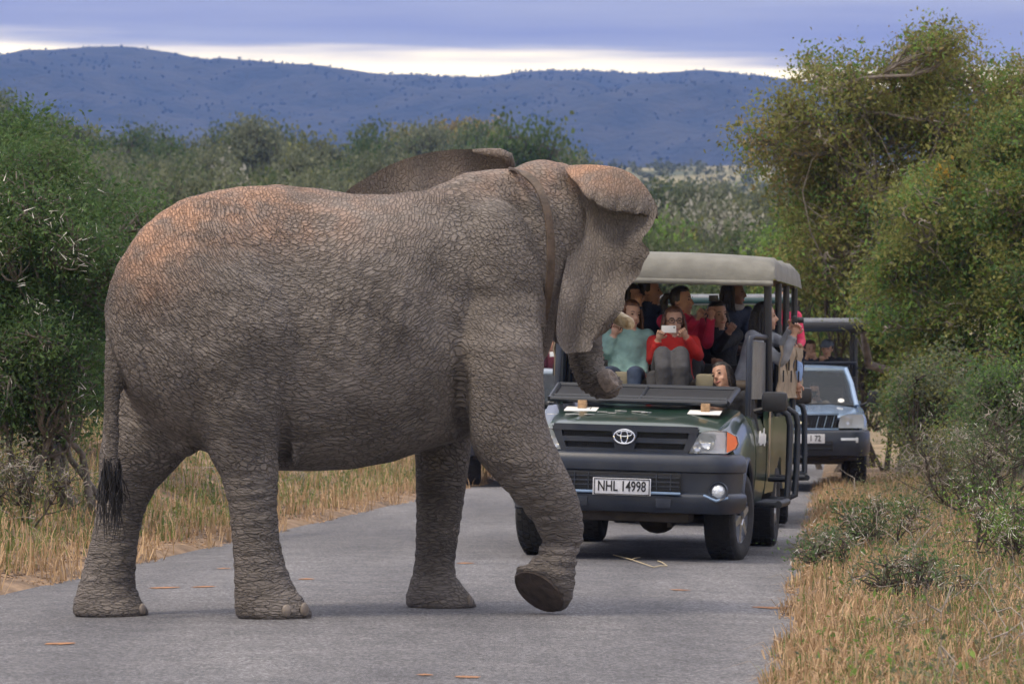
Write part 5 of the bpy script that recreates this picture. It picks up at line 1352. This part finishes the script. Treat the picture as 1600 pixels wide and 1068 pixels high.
    mg = mat('windscreen_glass', (.04, .05, .06), .04, alpha=.38, spec=.3); wo = wsn.build('windscreen', mg, root)
    sk = MB(); sk.lathe([(.001, 0), (.045, 0)], (.55, .52, 1.17), (0, -.62, .78), 16); sk.build('licence_disc', M_PAPER, wo, 0)
    wp = MB(); wp.tube([(-.5, .43, 1.12), (.1, .42, 1.13)], .01, 6); wp.tube([(.05, .43, 1.12), (.6, .42, 1.13)], .01, 6); wp.build('wiper', M_BLACK, root)
    # flat roof with ribbed edge
    ro = MB(); ro.box((0, 2.9, 2.29), (1.84, 2.5, .05), ch=.015); roo = ro.build('roof', M_ROOFG, root)
    for y in np.linspace(1.72, 4.1, 9):
        q = MB(); q.box((0, y, 2.322), (1.82, .05, .016), ch=.004); q.build('roof_rib', M_ROOFG, roo)
    ed = MB(); ed.tube([(-.93, 4.1, 2.21), (-.93, 1.68, 2.21), (.93, 1.68, 2.21), (.93, 4.1, 2.21)], .075, 12); ed.build('rolled_side', M_BLACK, roo)
    fb = MB(); fb.tube([(-.80, 1.92, 1.70), (.80, 1.92, 1.70)], .024, 8); fb.build('grab_rail', M_BUMP, root)
    for y, z in ((2.3, 1.22), (3.1, 1.35)):
        s_ = MB(); s_.box((0, y, z), (1.5, .45, .1), ch=.03); s_.box((0, y + .25, z + .22), (1.5, .08, .42), ch=.03); s_.build('bench_seat', M_BLACK, root)
    for x in (-.38, .38):
        s_ = MB(); s_.box((x, 1.55, 1.05), (.46, .12, .62), ch=.05); s_.box((x, 1.25, .80), (.46, .45, .12), ch=.04); s_.build('front_seat', M_PAD, root)

l2 = empty('pickup', (3.97, 55.6, 0.03), R(-3.0)); l2.scale = (1.0, 1.0, 1.0)
tag(l2, 'silver-blue pickup with flat roof over its passengers, parked by the right verge', 'pickup')
pickup(l2, M_SILV, '1 72')
l3 = empty('pickup', (.18, 58.0, 0.0), R(2))
tag(l3, 'pale blue-white pickup seen between the elephant chest and trunk', 'pickup')
pickup(l3, M_SILV2, None)
# ================================================================== people
SKIN = [mat('skin_light', (.50, .30, .21), .5, var=.12, vscale=20), mat('skin_tan', (.40, .22, .145), .5, var=.12, vscale=20), mat('skin_dark', (.17, .09, .06), .5, var=.12, vscale=20)]
M_EYE = mat('eye', (.02, .016, .014), .25); M_LIP = mat('lip', (.36, .12, .10), .5)
def cloth(name, c): return mat(name, c, .85, var=.28, vscale=11, bump=.8, bscale=16)
HAIR = {'brown': mat('brown_hair', (.075, .038, .020), .45, var=.5, vscale=30, bump=.5, bscale=70), 'dark': mat('dark_hair', (.020, .014, .011), .42, var=.4, vscale=30, bump=.5, bscale=70), 'black': mat('black_hair_dull', (.010, .009, .010), .45, bump=.5, bscale=70), 'auburn': mat('auburn_hair', (.13, .055, .025), .45, var=.5, vscale=30, bump=.5, bscale=70)}

def person(label, Y, head, face, hip, body_yaw, armL, armR, top, bottom, hair, skin=0, style='long', lean=(0, 0), scale=1.0, legs=True, group=None, cuff=None, hold=None, cap=None, scarf=None):
    """head/hip: photo pixels at distance Y. face: (yaw, pitch, roll) degrees, yaw 0 looks at the camera, 90 to the picture's right.
    armL/armR: (elbow (px,py,dY), hand (px,py,dY)); L is on the picture's left side of the body."""
    S = scale
    H = P(head[0], head[1], Y); hipP = P(hip[0], hip[1], Y + (hip[2] if len(hip) > 2 else 0))
    fy, fp, fr = [R(a) for a in face]
    Rm = Matrix.Rotation(fy, 3, 'Z') @ Matrix.Rotation(-fp, 3, 'X') @ Matrix.Rotation(fr, 3, 'Y')   # local: face towards -y
    by = R(body_yaw); side = Vector((math.cos(by), math.sin(by), 0)); fwd = Vector((math.sin(by), -math.cos(by), 0))
    base = Vector((hipP.x, hipP.y, hipP.z))
    neck = H + Rm @ Vector((0, .022, -.105)) * S
    chest_top = neck + (hipP - neck).normalized() * .075 * S
    mb = MB(); src = []                                                    # mb collects everything; material by nearest source vertex
    def mark(m, fn):
        a = len(mb.v); fn(); src.append((a, len(mb.v), m))
    # head: skull, jaw, nose, brow, ears
    def fhead():
        mb.ball(H + Rm @ Vector((0, .012, .025)) * S, (.076 * S, .094 * S, .098 * S), n=20, rows=14, rot=Rm)
        mb.ball(H + Rm @ Vector((0, -.018, -.052)) * S, (.056 * S, .068 * S, .066 * S), n=18, rows=12, rot=Rm)
        mb.ball(H + Rm @ Vector((0, -.066, -.095)) * S, (.024 * S, .020 * S, .018 * S), rot=Rm)
        mb.tube([H + Rm @ Vector((0, -.083, .012)) * S, H + Rm @ Vector((0, -.100, -.018)) * S, H + Rm @ Vector((0, -.106, -.036)) * S], [.010 * S, .014 * S, .017 * S], 8)
        for s in (-1, 1): mb.ball(H + Rm @ Vector((s * .077, .018, -.012)) * S, (.011 * S, .020 * S, .030 * S), rot=Rm); mb.ball(H + Rm @ Vector((s * .036, -.062, -.040)) * S, (.022 * S, .02 * S, .022 * S), rot=Rm)
        mb.tube([H + Rm @ Vector((0, .015, -.07)) * S, neck + Vector((0, 0, -.02)), chest_top + Vector((0, 0, -.03))], [.048 * S, .050 * S, .060 * S], 14)
    mark(0, fhead)
    # torso
    def ftorso():
        ax = (neck - hipP); L = ax.length; ax.normalize(); rings = []
        for t, hwx, hwy in ((-.04, .15, .10), (.0, .172, .118), (.18, .165, .115), (.40, .160, .112), (.62, .180, .118), (.80, .195, .112), (.90, .170, .095), (.97, .095, .075), (1.02, .060, .058)):
            c = hipP + ax * (L * t); f2 = (fwd - ax * fwd.dot(ax)).normalized(); s2 = ax.cross(f2).normalized() * -1
            rings.append([c + side * (hwx * S * math.cos(2 * math.pi * k / 22)) + f2 * (hwy * S * math.sin(2 * math.pi * k / 22)) for k in range(22)])
        mb.loft(rings)
    mark(1, ftorso)
    ax = (neck - hipP).normalized(); hands = []
    for sgn, arm in ((-1, armL), (1, armR)):
        sh = neck - ax * .075 * S + side * (sgn * .168 * S)
        if arm is None:
            el = sh - ax * .27 * S + side * (sgn * .06) + fwd * .06; ha = el + fwd * .22 - Vector((0, 0, .06)) - side * (sgn * .08)
        else:
            el = P(arm[0][0], arm[0][1], Y + arm[0][2]); ha = P(arm[1][0], arm[1][1], Y + arm[1][2])
        wr = ha + (el - ha).normalized() * .055
        def farm(): mb.ball(sh, .066 * S, n=14, rows=10); mb.tube([sh.lerp(el, t) for t in (0, .2, .4, .6, .8)] + [el.lerp(wr, t) for t in (0, .12, .25, .37, .5, .62, .75, .87, 1)], [v_ * S for v_ in (.064, .061, .058, .054, .050, .049, .049, .048, .046, .045, .043, .041, .039, .037)], 14)
        mark(1, farm)
        def fh(): mb.tube([wr + (ha - wr) * .02, wr.lerp(ha, .5), ha], [.025 * S, .026 * S, .030 * S], 10); mb.ball(ha, (.036 * S, .028 * S, .040 * S))
        mark(0, fh); hands.append((sgn, el, wr, ha))
    if legs:
        for sgn in (-1, 1):
            lf = Vector((-.15, -.99, 0)); h0 = hipP + Vector((sgn * .09 * S, 0, 0)); kn = h0 + lf * .40 * S + Vector((sgn * .03, 0, .04)); an = kn + lf * .05 + Vector((0, 0, -.42 * S)); toe = an + lf * .16 + Vector((0, 0, -.03))
            mark(2, lambda: mb.tube([h0, h0.lerp(kn, .5), kn, kn.lerp(an, .4), an], [.098 * S, .085 * S, .066 * S, .058 * S, .042 * S], 14))
            mark(2, lambda: mb.tube([an, an.lerp(toe, .5) + Vector((0, 0, .01)), toe], [.042, .04, .03], 10))
    kd = kdtree.KDTree(len(mb.v)); mi = np.zeros(len(mb.v), int)
    for a, b, m in src: mi[a:b] = m
    for i, v in enumerate(mb.v): kd.insert(v, i)
    kd.balance()
    me = remesh(mb, .0125, 3, .5)
    mid = [int(mi[kd.find(p.center)[1]]) for p in me.polygons]
    # details as further faces of the same figure
    ex = MB()
    for s in (-1, 1):
        ex.ball(H + Rm @ Vector((s * .033, -.0795, .008)) * S, (.012 * S, .007 * S, .0065 * S), 3, 10, 6, Rm)
        ex.tube([H + Rm @ Vector((s * .016, -.088, .028)) * S, H + Rm @ Vector((s * .034, -.086, .034)) * S, H + Rm @ Vector((s * .052, -.076, .028)) * S], [.003, .004, .002], 5, 5)
    ex.tube([H + Rm @ Vector((x, -.088 + abs(x) * .35, -.066 + abs(x) * .25)) * S for x in (-.024, -.012, 0, .012, .024)], [.003, .006, .0065, .006, .003], 6, 4)
    # fingers
    for sgn, el, wr, ha in hands:
        d = (ha - wr).normalized(); v = Vector((0, -1, 0)) - d * Vector((0, -1, 0)).dot(d); v.normalize(); u = d.cross(v).normalized()
        for k, (o, ln) in enumerate(((-1.5, .062), (-.5, .074), (.5, .070), (1.5, .056))):
            b0 = ha + u * (o * .017 * S) + d * .018; b1 = b0 + (d * .8 + v * .25).normalized() * ln * .5 * S; b2 = b1 + (d * .25 + v * .55).normalized() * ln * .40 * S; b3 = b2 + (v * .45 - d * .35).normalized() * ln * .25 * S
            ex.tube([b0 - d * .02, b0, b1, b2, b3], [.009, .0092, .0085, .0078, .006], 7, 0)
        b0 = ha - u * (sgn * .028 * S) - d * .012; b1 = b0 - u * (sgn * .022) + d * .022 + v * .012; b2 = b1 + d * .026 + v * .012
        ex.tube([b0 + u * (sgn * .012), b0, b1, b2], [.012, .0115, .010, .007], 7, 0)
        if cuff: ex.tube([wr.lerp(el, .02), wr.lerp(el, .08)], [.040 * S, .041 * S], 12, 1)
    em = ex.mesh('x', [], 60); emi = list(ex.m)
    bm = bmesh.new(); bm.from_mesh(me); n0 = len(me.polygons); bm.from_mesh(em); bm.to_mesh(me); bm.free()
    for k in (SKIN[skin], top, bottom, M_EYE, M_LIP, HAIR[hair]): me.materials.append(k)
    me.polygons.foreach_set('material_index', mid + emi); me.polygons.foreach_set('use_smooth', [True] * len(me.polygons))
    me.transform(Matrix.Translation(-base)); me.update(); me.name = 'person'
    o = link('person', me, None, base); tag(o, label, 'person', group)
    # hair: cap of hair plus locks
    hb = MB()
    def HP(x, y, z): return H + Rm @ Vector((x, y, z)) * S - base
    rows, n = 12, 24; G = []
    for i in range(rows + 1):
        th = math.pi * .70 * i / rows; ring = []
        for k in range(n):
            a = 2 * math.pi * k / n; x = math.sin(th) * math.cos(a); y = math.sin(th) * math.sin(a); z = math.cos(th)
            front = max(0, -y); zz = z
            hide = float(ss(.10, .42, front) * ss(.66, .48, z))
            r = (1.0 + .035 * math.sin(9 * a + 2 * th) * (1 if z < .8 else .4)) * (1 - .30 * hide)
            ring.append(HP(.088 * x * r, .012 + .106 * y * r, .028 + .108 * zz * r))
        G.append(ring)
    hb.loft(G, 0, True)
    rgh = random.Random(int(head[0] * 7 + head[1]))
    if style == 'long':
        for k in range(46):
            a = rgh.uniform(-.35, math.pi + .35); x, y = math.cos(a), math.sin(a)
            p0 = HP(.082 * x, .012 + .100 * max(y, -.25), .03 + rgh.uniform(-.02, .03)); L = rgh.uniform(.17, .30) * S
            out_ = Rm @ Vector((x, max(y, -.1), 0)) * .02
            hb.tube([p0, p0 + out_ + Vector((0, 0, -L * .4)), p0 + out_ * rgh.uniform(.5, 2.2) + Vector((rgh.gauss(0, .012), 0, -L))], [.016, .015, .005], 6)
    elif style == 'pony':
        hb.tube([HP(0, .10, .05), HP(0, .15, .05), HP(.0, .18, .0), HP(0, .17, -.09), HP(0, .15, -.17)], [.024, .032, .036, .030, .010], 10)
    elif style == 'bun':
        hb.ball(HP(0, .10, .06), .042)
    hr = hb.build('hair', HAIR[hair], o, 60)
    if cap is not None:
        cbm = MB(); G = []
        for i in range(7):
            th = math.pi * .5 * i / 6
            G.append([HP(.094 * math.sin(th) * math.cos(2 * math.pi * k / 20), .010 + .112 * math.sin(th) * math.sin(2 * math.pi * k / 20), .045 + .100 * math.cos(th)) for k in range(20)])
        cbm.loft(G, 0, True); cbm.slab([[HP(x * (1 - .15 * t), -.095 - .065 * t - (.02 - abs(x) * .3), .047 - .012 * t) for x in np.linspace(-.07, .07, 7)] for t in (0, .5, 1)], (0, 0, -.006)); cbm.build('cap', cap, o, 60)
    if scarf is not None:
        sb = MB(); sb.tube([neck - base + (ax * .0) + side * (.085 * math.cos(a)) + fwd * (.075 * math.sin(a)) + Vector((0, 0, .01 * math.sin(3 * a) - .025)) for a in np.linspace(0, 2 * math.pi, 22)], .034, 9); sb.build('hood', scarf, o, 60)
    return o, H, Rm, hands

def handheld(name, px, py, Y, size, yaw, m, label, cat, lens=False, tilt=0):
    c = P(px, py, Y); o = MB(); rot = Matrix.Rotation(R(yaw), 3, 'Z') @ Matrix.Rotation(R(tilt), 3, 'Y')
    o.box((0, 0, 0), size, ch=min(size) * .35, rot=rot)
    ob = o.build(name, m, None, 40, c); tag(ob, label, cat)
    l = MB()
    if lens: l.lathe([(.006, -.052), (.022, -.050), (.026, -.044), (.027, 0)], rot @ Vector((0, -size[1] / 2, 0)), rot @ Vector((0, 1, 0)), 18); l.build('lens', M_BLACK, ob)
    else: l.lathe([(.001, -.002), (.006, -.002), (.007, 0)], rot @ Vector((size[0] * .36, -size[1] / 2, size[2] * .22)), rot @ Vector((0, 1, 0)), 12); l.build('lens', M_DARKG, ob)
    return ob

T_TEAL = cloth('seafoam_jacket', (.26, .42, .38)); T_RED = cloth('red_jacket', (.62, .030, .022)); T_MAG = cloth('crimson_jacket', (.52, .018, .060)); T_NAVY = cloth('navy_jacket', (.022, .032, .065)); T_GREY = cloth('grey_marl_sweatshirt', (.30, .32, .36))
T_BLUE = cloth('light_blue_shirt', (.24, .36, .62)); T_BLACK = cloth('black_jacket', (.016, .016, .018)); T_MAROON = cloth('maroon_jacket', (.10, .012, .028)); T_CHAR = cloth('charcoal_trousers', (.055, .055, .060)); T_DENIM = cloth('denim', (.035, .055, .10)); T_HOOD = cloth('grey_hood', (.24, .24, .25)); T_PINK = cloth('pink_top', (.70, .05, .13)); T_CAP = cloth('grey_blue_cap', (.16, .20, .27)); T_STRIPE = cloth('cream_blouse', (.45, .40, .34))

GP = 'tourists in the green safari truck'
# second row
person('woman in a seafoam green jacket seated nearest the elephant tusk', 34.75, (986, 492), (28, -4, 6), (978, 590), 8, ((948, 556, -.05), (961, 516, -.12)), ((1008, 560, 0), (1004, 592, -.15)), T_TEAL, T_DENIM, 'auburn', 0, 'long', group=GP, cuff=True)
pr, Hh, Rm, _ = person('woman in a bright red jacket and glasses holding up a white phone', 34.72, (1053, 502), (8, -2, 0), (1052, 596), 4, ((1018, 562, -.08), (1031, 524, -.22)), ((1092, 556, -.05), (1068, 520, -.22)), T_RED, T_CHAR, 'auburn', 0, 'long', group=GP, cuff=True)
gb = MB()
for s in (-1, 1): gb.tube([Hh + Rm @ Vector((s * .035 + .027 * math.cos(a), -.094, .006 + .020 * math.sin(a))) - pr.location for a in np.linspace(0, 2 * math.pi, 17)], .0032, 6); gb.tube([Hh + Rm @ Vector((s * .062, -.092, .010)) - pr.location, Hh + Rm @ Vector((s * .08, .01, .006)) - pr.location], .003, 6)
gb.tube([Hh + Rm @ Vector((-.009, -.096, .010)) - pr.location, Hh + Rm @ Vector((.009, -.096, .010)) - pr.location], .003, 6); gb.build('glasses', M_BLACK, pr)
handheld('phone', 1045, 514, 34.46, (.125, .009, .062), 5, M_PAPER, 'white phone held up by the woman in the red jacket', 'phone')
# knees under a dark blanket
kb = MB()
for dx, px in ((-.09, 1036), (.09, 1064)):
    kb.tube([P(px, 596, 34.55), P(px - 2, 572, 34.40), P(px - 1, 553, 34.30), P(px, 575, 34.2), P(px, 620, 34.2)], [.10, .095, .078, .07, .06], 14)
bl = remesh(kb, .014, 4); bl.materials.append(T_CHAR); bl.name = 'blanket'; bo = link('blanket', bl); tag(bo, 'charcoal blanket over the knees of the woman in the red jacket', 'blanket')
# third row
person('person with short dark hair in a navy jacket raising binoculars', 35.6, (1016, 455), (78, 0, 0), (1008, 560), 40, ((1000, 505, -.1), (998, 468, -.15)), ((1036, 502, -.1), (1038, 474, -.1)), T_NAVY, T_CHAR, 'dark', 1, 'short', group=GP)
person('woman with a dark ponytail in a crimson jacket lifting a black phone', 35.35, (1066, 470), (62, 2, 0), (1070, 575), 25, ((1064, 530, -.05), (1094, 490, -.20)), ((1106, 538, -.10), (1112, 488, -.22)), T_MAG, T_CHAR, 'dark', 1, 'pony', group=GP, cuff=True)
handheld('phone', 1115, 466, 35.1, (.085, .012, .055), -20, M_BLACK, 'black phone lifted by the woman in the crimson jacket', 'phone')
person('smiling woman in black behind the lifted black phone', 35.75, (1122, 492), (25, -2, -4), (1124, 590), 10, ((1104, 560, -.2), (1122, 566, -.3)), ((1120, 545, -.25), (1143, 512, -.40)), T_BLACK, T_CHAR, 'dark', 0, 'long', group=GP)
person('person in a maroon jacket behind the woman in seafoam green', 35.55, (988, 466), (60, 0, 0), (1000, 575), 30, None, None, T_MAROON, T_CHAR, 'dark', 1, 'long', group=GP)
person('woman standing at the back in a navy jacket with a grey hood', 36.3, (1148, 457), (70, -2, 0), (1146, 570), 35, None, ((1166, 520, -.1), (1172, 552, -.1)), T_NAVY, T_CHAR, 'dark', 2, 'long', group=GP, scarf=T_HOOD)
person('woman in a grey sweatshirt leaning out of the truck with a camera', 35.0, (1196, 495), (84, 2, 0), (1166, 600), 60, ((1222, 566, -.25), (1243, 516, -.30)), ((1226, 536, -.1), (1240, 506, -.22)), T_GREY, T_CHAR, 'black', 0, 'long', group=GP, cuff=True, legs=False)
handheld('camera', 1242, 500, 34.74, (.10, .05, .07), 84, M_BLACK, 'small black camera held by the woman leaning out', 'camera', True)
person('passenger in a light blue shirt half hidden by the tan curtain', 36.6, (1229, 540), (80, 0, 0), (1208, 625), 60, ((1240, 590, -.1), (1244, 612, -.1)), ((1247, 572, -.15), (1246, 604, -.2)), T_BLUE, T_CHAR, 'dark', 1, 'short', group=GP, legs=False)
# front seat: woman dozing against the side
person('woman dozing in the front passenger seat with her head tipped back', 33.95, (1128, 588), (-38, 8, -22), (1140, 672), -20, None, None, T_BLACK, T_CHAR, 'dark', 1, 'long', group=GP)
# other vehicles
person('passenger in a pink top in the teal truck', 43.4, (1222, 468), (20, 0, 0), (1216, 560), 10, None, None, T_PINK, T_CHAR, 'dark', 1, 'short')
G2 = 'passengers of the silver pickup'
person('driver of the silver pickup aiming a camera through the windscreen', 56.7, (1272, 612), (5, 0, 0), (1272, 672), 0, ((1258, 640, -.15), (1267, 619, -.28)), ((1287, 640, -.15), (1277, 619, -.28)), T_STRIPE, T_DENIM, 'dark', 0, 'short', group=G2)
handheld('camera', 1272, 615, 56.4, (.11, .06, .08), 0, M_BLACK, 'black camera held by the pickup driver', 'camera', True)
person('passenger in a grey-blue cap standing in the silver pickup', 57.9, (1292, 545), (-15, -4, 0), (1294, 620), 0, ((1282, 578, -.1), (1284, 560, -.25)), ((1306, 580, 0), (1300, 600, -.1)), T_BLACK, T_CHAR, 'dark', 0, 'short', group=G2, cap=T_CAP)
person('passenger in a navy jacket hiding his face behind his hands', 57.9, (1266, 545), (10, -6, 0), (1266, 622), 0, ((1253, 578, -.1), (1262, 555, -.25)), ((1280, 578, -.1), (1272, 555, -.25)), T_NAVY, T_CHAR, 'brown', 0, 'short', group=G2)
person('passenger of the silver pickup with one bare arm raised', 58.4, (1243, 540), (20, 0, 0), (1242, 620), 0, None, ((1254, 545, -.1), (1250, 520, -.15)), T_NAVY, T_CHAR, 'dark', 0, 'short', group=G2)
person('passenger photographing from the pale pickup beside the elephant chest', 59.8, (860, 536), (20, 0, 0), (858, 612), 0, ((850, 570, -.1), (853, 550, -.3)), ((872, 565, -.1), (870, 548, -.3)), T_MAROON, T_CHAR, 'dark', 1, 'short')
handheld('phone', 866, 553, 59.4, (.13, .01, .07), 0, M_PAPER, 'white phone held up in the pale pickup', 'phone')

# ------------------------------------------------------------------ small things on the road
M_SOIL = mat('orange_soil', (.42, .20, .085), .95, col2=(.24, .14, .09), vscale=18, bump=.5, bscale=60)
rs = random.Random(12)
def soil(px, py, wpx, label):
    Y = CAMH * F / (py - HY); c = P(px, py, Y); mb = MB(); w_ = wpx * Y / F / 2; n = 22
    ring = []
    for k in range(n):
        a = 2 * math.pi * k / n; rr = w_ * (.75 + .35 * rs.random()); x = c.x + rr * math.cos(a); y = c.y + rr * .9 * math.sin(a)
        ring.append((x, y, float(crown(x, y)) + .004))
    mb.add(ring + [(c.x, c.y, float(crown(c.x, c.y)) + .009)], [(k, (k + 1) % n, n) for k in range(n)]); o = mb.build('soil_patch', M_SOIL, None, 0); tag(o, label, 'soil', 'orange soil smears on the road')
soil(257, 916, 52, 'orange soil smear beside the far hind foot'); soil(318, 916, 42, 'orange soil smear close to the near hind foot'); soil(94, 1006, 56, 'orange soil smear nearest the lower left corner'); soil(730, 1057, 46, 'orange soil smear at the bottom edge, the wider one'); soil(664, 1055, 26, 'orange soil smear at the bottom edge, the narrower one')
soil(478, 906, 28, 'orange soil smear between the hind and fore legs'); soil(727, 882, 30, 'orange soil smear beside the far fore leg'); soil(350, 886, 26, 'faint orange soil smear behind the near hind leg'); soil(1062, 918, 34, 'orange soil smear in front of the truck'); soil(1205, 940, 60, 'orange soil smear at the right asphalt edge')
tw = []
for (a, b) in (((958, 868), (1020, 886)), ((1020, 886), (1042, 884)), ((1028, 876), (1042, 884)), ((985, 876), (1000, 872))):
    q = [CAMH * F / (v[1] - HY) for v in (a, b)]; p0, p1 = P(a[0], a[1], q[0]), P(b[0], b[1], q[1])
    p0.z = float(crown(p0.x, p0.y)) + .008; p1.z = float(crown(p1.x, p1.y)) + .012; tw.append(np.array([p0, p0.lerp(p1, .5) + Vector((0, 0, .006)), p1]))
v, f = tubes_np(tw, [np.array([.005, .005, .004])] * len(tw), 5); to = link('straw_twig', np_mesh('straw_twig', v, [f], [mat('straw', (.50, .42, .27), .8)], True)); tag(to, 'pale forked straw twig lying on the asphalt before the truck', 'twig')
# ------------------------------------------------------------------ haze: even pale air round the whole scene
def haze():
    mb = MB(); mb.box((0, 2900, 190), (7400, 7800, 392)); mb_v = mb
    m = bpy.data.materials.new('air'); m.use_nodes = True; n = m.node_tree.nodes; l = m.node_tree.links; n.clear()
    o = n.new('ShaderNodeOutputMaterial'); v = n.new('ShaderNodeVolumePrincipled')
    v.inputs['Color'].default_value = (.185, .37, .95, 1); v.inputs['Density'].default_value = HAZE; v.inputs['Anisotropy'].default_value = 0.0
    l.new(v.outputs[0], o.inputs['Volume'])
    h = mb.build('haze', m, None, 0); tag(h, 'pale blue haze lying over the valley', 'haze', kind='stuff')
HAZE = 0.00018
haze()
